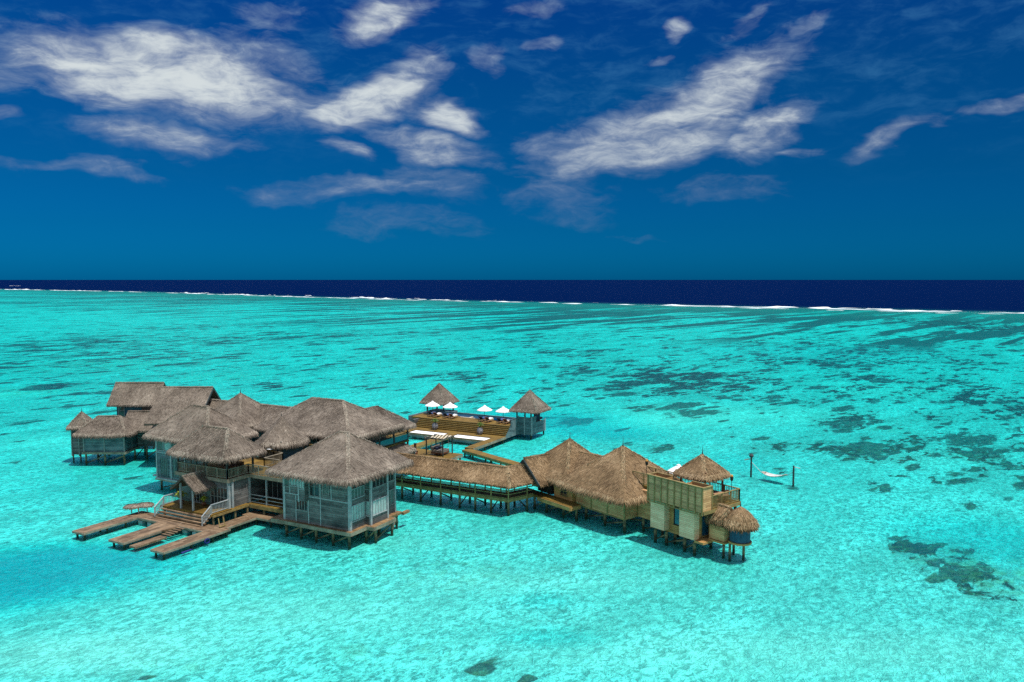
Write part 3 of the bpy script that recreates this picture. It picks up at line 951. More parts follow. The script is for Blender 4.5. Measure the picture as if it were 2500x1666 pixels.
for (a, b, off, w, h) in [(-3300, -2050, -4, 13, .9), (-2400, -2180, 26, 7, 1.2), (-2200, -1560, 0, 13, .9), (-1530, -1180, 2, 11, .9), (-1480, -1360, 24, 7, 1.4),
                          (-1260, -1150, 20, 6, 1.2), (-1180, -735, -3, 9, .8), (-905, -790, 28, 8, 1.6), (-775, -735, 26, 5, 1.2), (-720, -690, 24, 5, 1.2),
                          (-735, -640, -8, 6, .7), (-625, -590, 2, 9, 1.3), (-600, -560, -4, 5, .8), (-545, -520, 4, 4, .9), (-505, -480, -4, 3, .8),
                          (-450, -330, -3, 4.5, .7), (-400, -330, 14, 4, 1.0), (-372, -318, 4, 5, 1.0), (-330, -200, 2, 5, .8), (-318, -268, 22, 5, 1.6), (-262, -242, 24, 5, 1.5),
                          (-238, -212, 25, 5, 1.6), (-205, -192, 26, 4, 1.3), (-185, -172, 22, 4, 1.2), (-250, -130, -2, 5.5, .8), (-140, 60, -2, 6.5, .8),
                          (-120, -108, 14, 4, 1.1), (-300, -262, -22, 3, .5), (-180, -150, -18, 3, .5), (-100, 260, 4, 6, .8)]:
    surf_add(a, b, off, w, h)
for _ in range(34):
    a = rs.uniform(-1500, 60)
    surf_add(a, a + rs.uniform(6, 22), rs.uniform(8, 60), rs.uniform(1, 2.4), rs.uniform(.4, .9))
for _ in range(14):
    a = rs.uniform(-700, -60)
    surf_add(a, a + rs.uniform(6, 22), -rs.uniform(14, 50), rs.uniform(.8, 1.6), .3)
surf_add(-3640, -3490, 420, 8, 1.0)
build(surf, 'breaking_surf', 'foam', None, (0, 0, 0), label='white breaking surf strung along the reef edge', cat='surf', kind='stuff')


# ================================================================== LEFT RESIDENCE
# ---- two-storey corner house
h = thing('overwater_house', 'grey timber two-storey house with oriel windows at the near corner of the complex', 'house', G.p(-4, 3.6, 0))
box_part(h, 'wall', 'siding', G, [(-8.1, 0, 0, 7.2, 1.5, 6.55), (0, 0.65, 2.4, 5.0, 1.5, 6.45)])
box_part(h, 'oriel', 'siding', G, [(-5.75, -4.95, -0.55, -0.003, 3.8, 6.5)])
mb = MB()
for u in (-8.1, 0.0):
    mb.box(G, u - .13, u + .13, -0.06, 0.2, 1.5, 6.5)
for u in (-6.6, -5.0, -3.5):
    mb.box(G, u - .05, u + .05, -0.035, 0.0, 1.5, 4.1)
for u in (-7.35, -4.88, -2.15, -3.5):
    mb.box(G, u - .05, u + .05, -0.04, 0.0, 4.1, 6.5)
for u, v in ((0.65, 2.4), (0.65, 5.0), (0.0, 7.1)):
    mb.box(G, u - .12, u + .07, v - .1, v + .1, 1.5, 6.5)
mb.box(G, -5.8, -5.65, -0.6, -0.45, 3.7, 6.5)
mb.box(G, -8.1, -5.8, -0.045, 0.0, 4.12, 4.22)
mb.box(G, -4.9, -0.1, -0.045, 0.0, 4.12, 4.22)
each(mb, 'batten', 'post_pale', h)
window(h, G, 'v-', 0, -6.5, -5.15, 2.75, 3.65, 4)
window(h, G, 'v-', 0, -7.25, -5.85, 5.0, 6.1, 4, pane='glass_pale', frame='post_pale')
window(h, G, 'v-', 0, -4.78, -3.62, 4.35, 6.15, 2, 2)
window(h, G, 'v-', 0, -3.12, -2.5, 4.6, 6.2, 4, pane='shutter')
window(h, G, 'v-', 0, -8.0, -7.5, 4.9, 6.1, 1, pane='shutter')
window(h, G, 'v-', -0.55, -5.6, -5.05, 5.0, 6.2, 2, pane='glass_pale', frame='post_pale')
window(h, G, 'u+', 0, .25, 2.1, 4.45, 5.35, 4, pane='shutter', frame='post_pale')
window(h, G, 'u+', 0, .2, 2.15, 2.3, 3.75, 5, pane='glass_pale', frame='post_pale')
window(h, G, 'u+', .65, 2.65, 4.75, 2.4, 3.75, 5, pane='glass_pale', frame='post_pale')
window(h, G, 'u+', .65, 2.6, 4.8, 5.1, 6.1, 4)
window(h, G, 'u+', 0, 5.3, 6.8, 2.45, 3.9, 3, pane='shutter')
window(h, G, 'u+', 0, .15, 2.2, 5.45, 6.2, 4)
window(h, G, 'u+', 0, 5.3, 6.8, 4.9, 6.1, 3)
window(h, G, 'v-', 2.4, .12, .52, 2.4, 3.75, 1, pane='glass_pale', frame='post_pale')
window(h, G, 'v-', 2.4, .12, .52, 5.0, 6.1, 1, pane='shutter')
build(hip_roof(G, -9.5, 1.45, -1.7, 9.1, 6.68, (-4.7, 4.4, 9.75), (-3.7, 4.4, 9.75), dens=30, fringe=0.62, flare=0.3), 'roof', 'thatch_grey', h)
box_part(h, 'deck', 'deck_a', G, [(-9.6, 0.4, -0.35, 7.5, 1.24, 1.5), (0.4, 1.25, 2.0, 5.5, 1.24, 1.497), (0.4, .75, 7.55, 8.6, 1.15, 1.4), (0.4, .55, 5.5, 7.5, 1.24, 1.497)])
mb = MB()
mb.box(G, -9.6, 0.4, -0.40, -0.353, 1.12, 1.46)
mb.box(G, 0.403, 0.45, -0.4, 2.0, 1.12, 1.46)
mb.box(G, 1.253, 1.30, 2.0, 5.5, 1.12, 1.46)
mb.box(G, 0.403, 1.25, 1.95, 1.997, 1.12, 1.46)
build(mb, 'fascia', 'fascia', h)
piles(h, G, [(-8.0, .1), (-6.1, .1), (-4.2, .1), (-2.1, .1), (-.1, .05)], 1.24)
piles(h, G, [(.1, 2.3), (1.0, 2.6), (1.0, 5.2), (.1, 7.2)], 1.24)
piles(h, G, [(-8, 3.5), (-6, 3.5), (-4, 3.5), (-2, 3.5), (-.1, 4.6)], 1.24)
piles(h, G, [(-8, 7), (-6, 7), (-4, 7), (-2, 7)], 1.24)

# ---- entrance house with open upper terrace
h = thing('entrance_house', 'grey timber house whose thatched upper terrace stands above the jetty steps', 'house', G.p(-19, 3, 0))
box_part(h, 'wall', 'siding', G, [(-23.1, -15.75, 0.0, 8.2, 1.5, 4.3)])
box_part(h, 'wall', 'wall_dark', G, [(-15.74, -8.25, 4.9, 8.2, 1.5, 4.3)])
box_part(h, 'terrace_floor', 'deck_gold_b', G, [(-23.35, -15.55, -0.3, 8.8, 4.32, 4.6), (-15.545, -8.15, 2.55, 8.8, 4.32, 4.6)])
mb = MB()
mb.box(G, -23.4, -15.5, -0.35, -0.303, 4.25, 4.62)
mb.box(G, -15.547, -15.50, -0.3, 2.5, 4.25, 4.62)
mb.box(G, -15.5, -8.15, 2.5, 2.547, 4.25, 4.62)
build(mb, 'fascia', 'fascia', h)
window(h, G, 'v-', 0, -18.3, -15.95, 1.6, 3.55, 5, 2, frame='frame')
window(h, G, 'v-', 0, -20.9, -19.2, 1.6, 3.7, 4, 2, frame='frame')
mb = MB()
mb.box(G, -22.9, -21.2, -0.06, 0.0, 1.55, 3.9)
mb.box(G, -19.0, -18.45, -0.06, 0.0, 1.55, 3.6)
each(mb, 'door', 'shutter', h)
mb = MB()
for u, v in ((-15.75, 0), (-15.66, .35), (-15.72, 2.75)):
    mb.box(G, u - .12, u + .12, v - .12, v + .12, 1.5, 4.25)
each(mb, 'corner_post', 'post_pale', h)
post_parts(h, G, [(-15.6, 2.7), (-13.2, 2.7), (-10.6, 2.7), (-8.3, 2.7)], 1.5, 4.25, .15, 'post_pale')
railing(h, [G.p(-15.6, 2.7, 1.5), G.p(-8.3, 2.7, 1.5)], .9, 'post_pale', posts=False, balus=False, mids=1)
window(h, G, 'v-', 4.9, -15.2, -12.4, 1.7, 3.9, 4, 1)
window(h, G, 'v-', 4.9, -11.9, -8.8, 1.7, 3.9, 4, 1)
box_part(h, 'deck', 'deck_gold_b', G, [(-23.1, -15.55, -2.5, -0.005, 1.3, 1.5), (-15.545, -8.25, 2.3, 4.895, 1.3, 1.5), (-15.74, -15.3, 0.005, 2.3, 1.3, 1.497)])
mb = MB()
mb.box(G, -15.30, -15.25, -2.5, 2.3, 1.25, 1.46)
mb.box(G, -15.25, -9.65, 2.24, 2.297, 1.1, 1.46)
build(mb, 'fascia', 'rail_olive', h)
for k in range(4):
    box_part(h, 'step', 'deck_old_a', G, [(-22.6, -15.6, -2.5 - .3 * (k + 1), -2.505 - .3 * k, 1.5 - .225 * (k + 1) - .1, 1.5 - .225 * (k + 1) + .03)])
piles(h, G, [(-15.5, -2.3), (-15.5, -1.0), (-15.45, .5), (-15.4, 2.1), (-13.3, 2.4), (-11, 2.4)], 1.3, .11, braces=False)
piles(h, G, [(-22.8, -2.2), (-22.8, 1), (-22.8, 4), (-19, 2), (-19, 5), (-16, 5)], 1.3, .12, braces=False)
# railings
for u in (-22.75, -15.75):
    railing(h, [G.p(u, -.15, 1.5), G.p(u, -2.3, 1.5)], .95, 'post_pale', post_sp=2.3, sp=.17)
    railing(h, [G.p(u, -2.35, 1.42), G.p(u, -3.45, .62)], .95, 'post_pale', post_sp=1.4, sp=.17)
railing(h, [G.p(-23.2, 8.6, 4.6), G.p(-23.2, -.15, 4.6), G.p(-15.7, -.15, 4.6), G.p(-15.7, 2.65, 4.6), G.p(-8.3, 2.65, 4.6)], 1.0, 'rail', sp=.17)
railing(h, [G.p(-22.0, 8.7, 4.6), G.p(-18.0, 8.7, 4.6), G.p(-16.4, 8.4, 4.6), G.p(-16.4, 5.6, 4.6), G.p(-14.2, 5.6, 4.6)], 1.0, 'rail', sp=.17)
post_parts(h, G, [(-23.1, -.1), (-20.3, -.1), (-18.8, -.1), (-15.8, -.1), (-15.8, 3.4), (-23.1, 3.6), (-19.5, 4.2)], 4.6, 7.1, .17, 'post_dark')
build(hip_roof(G, -24.1, -14.75, -1.25, 4.9, 6.95, (-21.2, 1.8, 9.35), (-17.6, 1.8, 9.35), dens=30, fringe=0.55), 'roof', 'thatch_grey', h)
# porch
build(gable_roof(G.p(-19.3, -2.75), G.p(-19.3, -0.02), 1.85, 3.75, 5.0, ends=(True, False), fringe=.3, dens=34, flare=.15), 'porch_roof', 'thatch_grey', h)
post_parts(h, G, [(-20.2, -2.25), (-18.4, -2.25)], 1.5, 4.2, .16, 'post_pale', 'porch_post')

# ---- furniture under the terrace roof
t_ = thing('dining_table', 'dark timber table in the shade of the thatched upper terrace', 'table', G.p(-18.3, 2.2, 4.6))
mb = MB(); mb.box(G, -19.5, -17.1, 1.7, 2.7, 5.28, 5.35); build(mb, 'tabletop', 'teak', t_)
for u, v in ((-19.4, 1.8), (-17.2, 1.8), (-19.4, 2.6), (-17.2, 2.6)):
    mb = MB(); mb.box(G, u - .04, u + .04, v - .04, v + .04, 4.6, 5.28); build(mb, 'leg', 'teak', t_)


def bench(label, fr, u0, u1, v0, v1, z, back):
    b = thing('bench', label, 'bench', fr.p((u0 + u1) / 2, (v0 + v1) / 2, z))
    box_part(b, 'seat', 'teak', fr, [(u0, u1, v0, v1, z + .38, z + .45)])
    box_part(b, 'backrest', 'teak', fr, [(u0, u1, back - .03, back + .03, z + .45, z + .9)])
    for u in (u0 + .05, u1 - .05):
        box_part(b, 'leg', 'teak', fr, [(u - .04, u + .04, v0, v1, z, z + .38)])


bench('dark timber bench at the railing side of the upper terrace table', G, -19.3, -17.3, .8, 1.25, 4.6, .8)
bench('dark timber bench behind the upper terrace table', G, -19.3, -17.3, 3.1, 3.55, 4.6, 3.57)

# ---- wing with bluish walls behind the entrance house
h = thing('side_wing_house', 'blue-green boarded two-storey wing with a tent-like roof left of the entrance', 'house', G.p(-29, 8, 0))
box_part(h, 'wall', 'siding_blue', G, [(-34.1, -24.6, 5.8, 11.4, 1.35, 6.7)])
box_part(h, 'bay', 'siding_blue', G, [(-34.9, -34.105, 6.3, 8.4, 1.55, 3.0)])
mb = MB()
for u in (-34.1, -31.6, -29.2):
    mb.box(G, u - .1, u + .1, 5.73, 5.9, 1.35, 6.6)
mb.box(G, -34.0, -24.6, 5.76, 5.797, 4.35, 4.5)
mb.box(G, -34.2, -24.6, 5.6, 5.797, 1.2, 1.35)
mb.box(G, -35.1, -34.11, 5.9, 8.6, 1.35, 1.5)
each(mb, 'batten', 'post_pale', h)
window(h, G, 'v-', 5.8, -33.9, -32.9, 4.7, 6.3, 1, pane='shutter', frame='post_pale')
window(h, G, 'v-', 5.8, -32.7, -31.75, 4.7, 6.3, 1, pane='glass_pale', frame='post_pale')
window(h, G, 'v-', 5.8, -31.4, -29.4, 4.7, 6.3, 2, pane='shutter', frame='post_pale')
window(h, G, 'v-', 5.8, -33.4, -32.2, 1.7, 3.8, 4, pane='shutter', frame='siding_blue')
window(h, G, 'v-', 5.8, -31.3, -29.6, 1.7, 3.8, 4, pane='shutter', frame='siding_blue')
window(h, G, 'v-', 5.8, -28.6, -26.0, 4.9, 6.3, 3, pane='glass', frame='siding_blue')
build(hip_roof(G, -35.5, -23.9, 4.5, 12.8, 6.65, (-31.2, 8.6, 9.9), (-28.3, 8.6, 9.9), dens=26, fringe=.55), 'roof', 'thatch_grey', h)
box_part(h, 'floor_beam', 'fascia', G, [(-34.3, -24.6, 5.6, 11.4, 1.05, 1.2)])
piles(h, G, [(-33.8, 6.1), (-31, 6.1), (-28, 6.1)], 1.05)
piles(h, G, [(-33.8, 9), (-31, 9), (-28, 9)], 1.05)
piles(h, G, [(-33.8, 11.2), (-30, 11.2)], 1.05)

# ---- stair tower with conical roof
h = thing('stair_tower', 'small indigo-walled tower with a conical thatched roof behind the corner house', 'tower', G.p(-18.9, 10.9, 0))
box_part(h, 'wall', 'indigo', G, [(-20.6, -17.2, 9.0, 12.6, 1.5, 6.2)])
mb = MB()
for u, v in ((-17.2, 9.0), (-17.2, 12.6), (-20.6, 9.0)):
    mb.box(G, u - .09, u + .09, v - .09, v + .09, 4.4, 6.7)
each(mb, 'corner_post', 'post_dark', h)
cc = G.p(-18.9, 10.9, 0)
n_ = 10
pats, hips = [], []
for k in range(n_):
    a0, a1 = 2 * math.pi * k / n_ - .25, 2 * math.pi * (k + 1) / n_ - .25
    q = lambda a: Vector((cc.x + 3.05 * math.cos(a), cc.y + 3.05 * math.sin(a), 6.45))
    ap = Vector((cc.x, cc.y, 9.25))
    pats.append((q(a0), q(a1), ap, ap))
build(thatch(pats, [], dens=34, fringe=.6, round_r=0, flare=.25), 'roof', 'thatch_grey', h)
finial(h, (cc.x, cc.y, 9.2), .35)
railing(h, [G.p(-20.4, 8.85, 6.2), G.p(-17.1, 8.85, 6.2)], .35, 'rail', posts=False)
# upper walkway behind it
h = thing('upper_walkway', 'short railed timber walkway between the stair tower and the big hall', 'walkway', G.p(-15, 12, 0))
box_part(h, 'floor', 'deck_gold_b', G, [(-17.0, -12.5, 9.0, 13.6, 4.32, 4.6)])
railing(h, [G.p(-12.6, 9.1, 4.6), G.p(-12.6, 13.4, 4.6)], 1.0, 'rail_olive')
railing(h, [G.p(-17.0, 13.4, 4.6), G.p(-12.6, 13.4, 4.6)], 1.0, 'rail_olive')
piles(h, G, [(-16.8, 9.2), (-12.7, 9.2), (-12.7, 13.4)], 4.32, .12, 'post_dark', braces=False)

# ---- pavilion with tall pyramid roof
h = thing('pyramid_roof_pavilion', 'pavilion under the tallest grey pyramid roof, left of the long hall', 'pavilion', G.p(-34.5, 19.4, 0))
box_part(h, 'wall', 'siding_blue', G, [(-37.6, -31.4, 16.3, 22.5, 1.5, 6.3)])
window(h, G, 'u+', -31.4, 16.8, 18.6, 4.9, 6.0, 2)
build(hip_roof(G, -38.9, -30.1, 15.0, 23.8, 6.25, (-34.5, 19.4, 9.75), dens=24, fringe=.55), 'roof', 'thatch_grey', h)
finial(h, G.p(-34.5, 19.4, 9.75), .7)
piles(h, G, [(-37.4, 16.4), (-34.5, 16.4), (-31.6, 16.4)], 1.5)
for (ua, ub, lab) in ((-43.5, -36.6, 'low grey thatched passage joining the gabled hall to the pyramid pavilion'),
                      (-32.3, -23.6, 'grey thatched passage joining the pyramid pavilion to the long hall')):
    h = thing('covered_passage', lab, 'passage', G.p((ua + ub) / 2, 20.9, 0), 'thatched passages between the halls')
    box_part(h, 'wall', 'siding_blue', G, [(ua + .3, ub - .3, 19.2, 22.6, 1.5, 6.2)])
    build(gable_roof(G.p(ua, 20.9), G.p(ub, 20.9), 2.75, 6.1, 8.15, ends=(False, False), dens=22), 'roof', 'thatch_grey', h)
    piles(h, G, [(ua + 1, 19.4), ((ua + ub) / 2, 19.4), (ub - 1, 19.4)], 1.5)

# ---- long hall with veranda wing
h = thing('thatched_hall', 'long hall under the widest grey hip roof with an open veranda end', 'hall', G.p(-18, 20, 0))
box_part(h, 'wall', 'siding_blue', G, [(-25.5, -13.4, 15.2, 23.4, 1.5, 6.9)])
window(h, G, 'v-', 15.2, -17.5, -14.0, 4.7, 6.4, 4)
build(hip_roof(G, -26.9, -10.9, 13.6, 24.8, 6.85, (-21.9, 19.3, 10.0), (-16.7, 19.3, 10.0), dens=26, fringe=.55), 'roof', 'thatch_grey', h)
P = G.p
za, zb = 6.35, 8.65
build(thatch([(P(-11.2, 16.0, za), P(-11.2, 27.8, za), P(-15.5, 24.6, zb), P(-15.5, 18.0, zb)),
              (P(-11.2, 27.8, za), P(-19.8, 27.8, za), P(-15.5, 24.6, zb), P(-15.5, 24.6, zb)),
              (P(-19.8, 27.8, za), P(-19.8, 20.0, za), P(-15.5, 20.0, zb), P(-15.5, 24.6, zb))],
             [(P(-15.5, 24.6, zb), P(-11.2, 27.8, za)), (P(-15.5, 24.6, zb), P(-19.8, 27.8, za))], [(P(-15.5, 20.5, zb), P(-15.5, 24.6, zb))],
             dens=26, fringe=.55), 'veranda_roof', 'thatch_grey', h)
post_parts(h, G, [(-12.3, 17.6), (-12.3, 20.6), (-12.3, 23.6), (-12.3, 26.6), (-18.6, 26.6)], 1.5, 6.4, .18, 'post_dark')
box_part(h, 'veranda_floor', 'deck_gold_a', G, [(-18.8, -12.2, 15.6, 26.8, 4.0, 4.2)])
railing(h, [P(-12.25, 16, 4.2), P(-12.25, 26.7, 4.2), P(-18.7, 26.7, 4.2)], 1.0, 'post_dark', posts=False, balus=False, mids=0)
mb = MB()
for a, b in ((16, 20.4), (20.8, 23.4), (23.8, 26.5)):
    mb.box(G, -12.27, -12.24, a, b, 4.35, 5.05)
build(mb, 'glass_panel', 'glass_blue', h)
build(thatch([(P(-10.7, 17.0, 3.25), P(-10.7, 26.9, 3.25), P(-12.5, 25.4, 4.15), P(-12.5, 17.0, 4.15)),
              (P(-10.7, 26.9, 3.25), P(-14.6, 27.3, 3.25), P(-14.6, 26.0, 4.15), P(-12.5, 25.4, 4.15))],
             [(P(-12.5, 25.4, 4.15), P(-10.7, 26.9, 3.25))], dens=30, fringe=.35), 'skirt_roof', 'thatch_grey', h)
post_parts(h, G, [(-11.1, 26.4), (-11.1, 23.2), (-11.1, 20), (-14, 26.8)], .85, 3.4, .15, 'post_dark')
box_part(h, 'lower_wall', 'siding_blue', G, [(-18.5, -12.9, 16, 25.6, .9, 3.98)])
piles(h, G, [(-25.3, 15.4), (-22, 15.4), (-19, 15.4), (-16, 15.4), (-13.6, 15.4)], 1.5)
piles(h, G, [(-18.6, 26.4), (-15.6, 26.4), (-12.4, 26.4)], 1.5)

# ---- gabled hall and gabled house at the back
h = thing('gabled_hall', 'tall grey gabled hall with a dark open gable end above the side wing', 'hall', (-45.3, 110, 0))
box_part(h, 'wall', 'siding_blue', C, [(-48.1, -42.7, 106.2, 113.6, 1.5, 6.9)])
mb = MB()
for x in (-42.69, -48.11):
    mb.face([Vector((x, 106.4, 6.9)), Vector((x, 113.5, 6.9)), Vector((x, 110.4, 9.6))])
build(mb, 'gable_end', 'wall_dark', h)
build(gable_roof((-48.9, 110.5), (-41.8, 110.5), (3.6, 5.9), (7.3, 6.1), 10.0, dens=24, fringe=.4), 'roof', 'thatch_grey', h)
for y0, y1, z0, z1 in ((110.5, 104.6, 10.0, 6.1), (110.5, 114.1, 10.0, 7.3)):
    mb = MB()
    mb.beam((-41.75, y0, z0 - .15), (-41.75, y1, z1 - .3), .08, .3)
    build(mb, 'bargeboard', 'post_dark', h)
piles(h, C, [(-48, 106.4), (-45.5, 106.4), (-43, 106.4)], 1.5)
h = thing('gabled_house', 'farthest grey gabled house with blue walls, behind the corner cottage', 'house', (-56, 119, 0))
box_part(h, 'wall', 'indigo', C, [(-58.7, -53.2, 117.1, 121.2, 1.5, 7.1)])
window(h, C, 'v-', 117.1, -58.4, -57.6, 4.6, 6.6, 1, 2, pane='glass', frame='post_pale')
window(h, C, 'v-', 117.1, -54.9, -53.6, 4.6, 6.6, 2, 1, pane='glass', frame='post_dark')
build(gable_roof((-59.7, 119.1), (-52.4, 119.1), 2.95, 6.75, 9.5, dens=24, fringe=.45), 'roof', 'thatch_grey', h)
piles(h, C, [(-58.5, 117.4), (-56, 117.4), (-53.5, 117.4)], 1.5)

# ---- corner cottage on the left
h = thing('cottage', 'low square blue-grey cottage at the left edge of the complex', 'cottage', (-55.5, 110, 0))
box_part(h, 'wall', 'siding_blue', C, [(-58.3, -52.8, 107.0, 113.4, 1.6, 4.4)])
mb = MB()
for x in (-58.3, -55.5, -52.8):
    mb.box(C, x - .09, x + .09, 106.94, 107.1, 1.5, 4.3)
for y in (109.2, 111.3, 113.3):
    mb.box(C, -52.85, -52.74, y - .07, y + .07, 1.6, 4.3)
each(mb, 'batten', 'frame', h)
window(h, C, 'v-', 107.0, -53.95, -53.3, 3.55, 4.1, 1)
box_part(h, 'deck', 'fascia', C, [(-58.5, -52.6, 106.8, 113.6, 1.28, 1.58)])
build(hip_roof(C, -59.7, -51.9, 105.9, 114.2, 4.2, (-57.4, 109.3, 6.1), (-54.3, 109.3, 6.1), dens=26, fringe=.5), 'roof', 'thatch_grey', h)
piles(h, C, [(-58.1, 107.1), (-55.5, 107.1), (-52.9, 107.1)], 1.28)
piles(h, C, [(-52.9, 110.2), (-52.9, 113.2)], 1.28)
piles(h, C, [(-58.1, 110.2), (-58.1, 113.2)], 1.28)
h = thing('bath_hut', 'narrow boarded hut with a small pointed roof against the left cottage', 'hut', (-60, 109.6, 0))
box_part(h, 'wall', 'siding', C, [(-60.7, -58.71, 108.4, 110.6, .9, 4.9)])
mb = MB()
for x in (-60.7, -59.7):
    mb.box(C, x - .07, x + .07, 108.33, 108.46, .7, 4.9)
each(mb, 'batten', 'frame', h)
build(hip_roof(C, -61.5, -58.0, 107.6, 111.2, 4.85, (-59.7, 109.4, 6.7), dens=30, fringe=.4), 'roof', 'thatch_grey', h)
finial(h, (-59.7, 109.4, 6.65), .6)
piles(h, C, [(-60.6, 108.5), (-59.6, 108.5)], .9, .1, braces=False)
h = thing('covered_passage', 'low grey thatched passage climbing from the cottage to the gabled hall', 'passage', (-50.5, 112, 0), 'thatched passages between the halls')
box_part(h, 'wall', 'siding', C, [(-52.65, -48.2, 110.6, 114.0, 1.6, 4.4)])
build(gable_roof((-54.5, 111.9), (-47.6, 112.2), (2.6, 3.2), 4.3, 6.35, ends=(False, False), dens=24), 'roof', 'thatch_grey', h)
piles(h, C, [(-51.5, 110.8), (-49.6, 110.8)], 1.6)

# ---- jetty with three fingers, thatch sunshade, ladders and floats
h = thing('jetty', 'weathered timber jetty with three boat fingers and a cross platform', 'jetty', G.p(-19, -6, 0))
DZ = .56
mb = MB()
mb.box(G, -25.9, -24.2, -10.3, -4.4, DZ - .16, DZ)
mb.box(G, -14.5, -12.8, -10.3, -4.4, DZ - .16, DZ)
mb.box(G, -20.4, -18.3, -10.3, -6.2, DZ - .16, DZ)
mb.face([G.p(-20.4, -6.2, DZ), G.p(-18.3, -6.2, DZ), G.p(-17.9, -4.4, DZ), G.p(-21.1, -4.4, DZ)],
        [(-20.4, -6.2), (-18.3, -6.2), (-17.9, -4.4), (-21.1, -4.4)])
mb.face([G.p(-18.3, -6.2, DZ - .16), G.p(-17.9, -4.4, DZ - .16), G.p(-17.9, -4.4, DZ), G.p(-18.3, -6.2, DZ)])
mb.face([G.p(-20.4, -6.2, DZ - .16), G.p(-20.4, -6.2, DZ), G.p(-21.1, -4.4, DZ), G.p(-21.1, -4.4, DZ - .16)])
build(mb, 'finger', 'deck_old_b', h)
box_part(h, 'platform', 'deck_old_a', G, [(-25.9, -12.8, -4.395, -2.6, DZ - .16, DZ)])
box_part(h, 'walkway', 'deck_old_b', G, [(-14.95, -13.35, -2.595, 1.35, DZ - .2, DZ - .002)])
box_part(h, 'walkway', 'deck_old_a', G, [(-15.4, -9.65, 1.355, 3.0, DZ - .2, DZ - .002)])
mb = MB()
for u0, u1, v0, v1 in ((-24.196, -24.14, -10.3, -4.4), (-12.796, -12.74, -10.3, -2.6), (-18.296, -18.24, -10.3, -6.2), (-13.346, -13.29, -2.6, 1.3),
                       (-25.9, -24.2, -10.36, -10.304), (-14.5, -12.8, -10.36, -10.304), (-20.4, -18.3, -10.36, -10.304), (-13.3, -9.7, 1.29, 1.346),
                       (-24.1, -21.1, -4.46, -4.4), (-17.9, -14.5, -4.46, -4.4)):
    mb.box(G, u0, u1, v0, v1, DZ - .21, DZ - .02)
build(mb, 'fascia', 'fascia', h)
for u, v in ((-23.8, -4.3), (-22.4, -4.3), (-17.2, -4.3), (-15.8, -4.3)):
    box_part(h, 'float_block', 'post_pale', G, [(u - .3, u + .3, v - .1, v + .4, -.25, DZ - .29)])
piles(h, G, [(-25.6, -10), (-24.5, -10), (-25.6, -7.6), (-24.5, -7.6), (-24.4, -5.6), (-14.2, -10), (-13.1, -10), (-13.1, -7), (-13.0, -4.6), (-13.0, -2.9),
             (-20.1, -10), (-18.6, -10), (-13.6, -.6), (-13.5, 1.5), (-11.5, 1.5), (-25.6, -3), (-21, -3)], DZ - .28, .11, braces=False)
box_part(h, 'low_landing', 'deck_old_b', G, [(-17.9, -17.0, -10.0, -6.6, .08, .26)])
for k in range(5):
    box_part(h, 'landing_step', 'deck_old_a', G, [(-18.2, -17.0, -6.3 + .38 * k, -6.05 + .38 * k, .22 + .06 * k, .28 + .06 * k)])

# heart-shaped thatched sunshade at the jetty root
t_ = thing('thatched_sunshade', 'low double-lobed thatched sunshade on short posts at the jetty corner', 'sunshade', G.p(-25.2, -3.3, .6))
for su, sv in ((-25.75, -3.75), (-25.15, -2.75)):
    c_ = G.p(su, sv, 1.35)
    pp = []
    for k in range(9):
        a0, a1 = 2 * math.pi * k / 9, 2 * math.pi * (k + 1) / 9
        q = lambda a: c_ + Vector((.95 * math.cos(a), .75 * math.sin(a), 0))
        pp.append((q(a0), q(a1), c_ + Vector((0, 0, .16)), c_ + Vector((0, 0, .16))))
    build(thatch(pp, dens=50, fringe=.25, round_r=0, flare=.05, thick=.1, bl=.3, sag=0), 'canopy', 'thatch_grey', t_)
for u, v in ((-25.9, -3.8), (-24.9, -2.7), (-25.2, -3.5)):
    mb = MB(); mb.cyl(G.p(u, v, .6), G.p(u, v, 1.3), .06); build(mb, 'post', 'post_pale', t_)

t_ = thing('dock_ladder', 'small wooden ladder with two handrails at the jetty corner beside the walkway', 'ladder', G.p(-13.5, -2.7, .6))
for v in (-2.9, -2.3):
    mb = MB(); mb.beam(G.p(-13.9, v, .62), G.p(-14.2, v + .1, 1.45), .07, .07); build(mb, 'handrail', 'rail_olive', t_)
mb = MB(); mb.beam(G.p(-13.85, -3.0, .68), G.p(-13.85, -2.2, .68), .14, .08); build(mb, 'rung', 'rail_olive', t_)
mb = MB()
mb.cyl(G.p(-12.45, -8.7, .02), G.p(-12.35, -7.7, .05), .11, .09, 10)
mb.cyl(G.p(-12.35, -7.7, .05), G.p(-12.34, -7.5, .06), .09, .02, 10)
build(mb, 'kayak_float', 'blue', None, G.p(-12.4, -8.2, 0), label='long dark blue float on the water beside the right jetty finger', cat='float')
mb = MB()
for k in range(12):
    a0, a1 = k / 12 * 2 * math.pi, (k + 1) / 12 * 2 * math.pi
    q = lambda a: G.p(-12.62, -5.6 + .27 * math.cos(a), .22 + .2 * math.sin(a))
    mb.cyl(q(a0), q(a1), .07, n=6)
build(mb, 'life_ring', 'blue', None, G.p(-12.6, -5.6, 0), label='blue ring fender hanging on the right jetty finger', cat='fender')


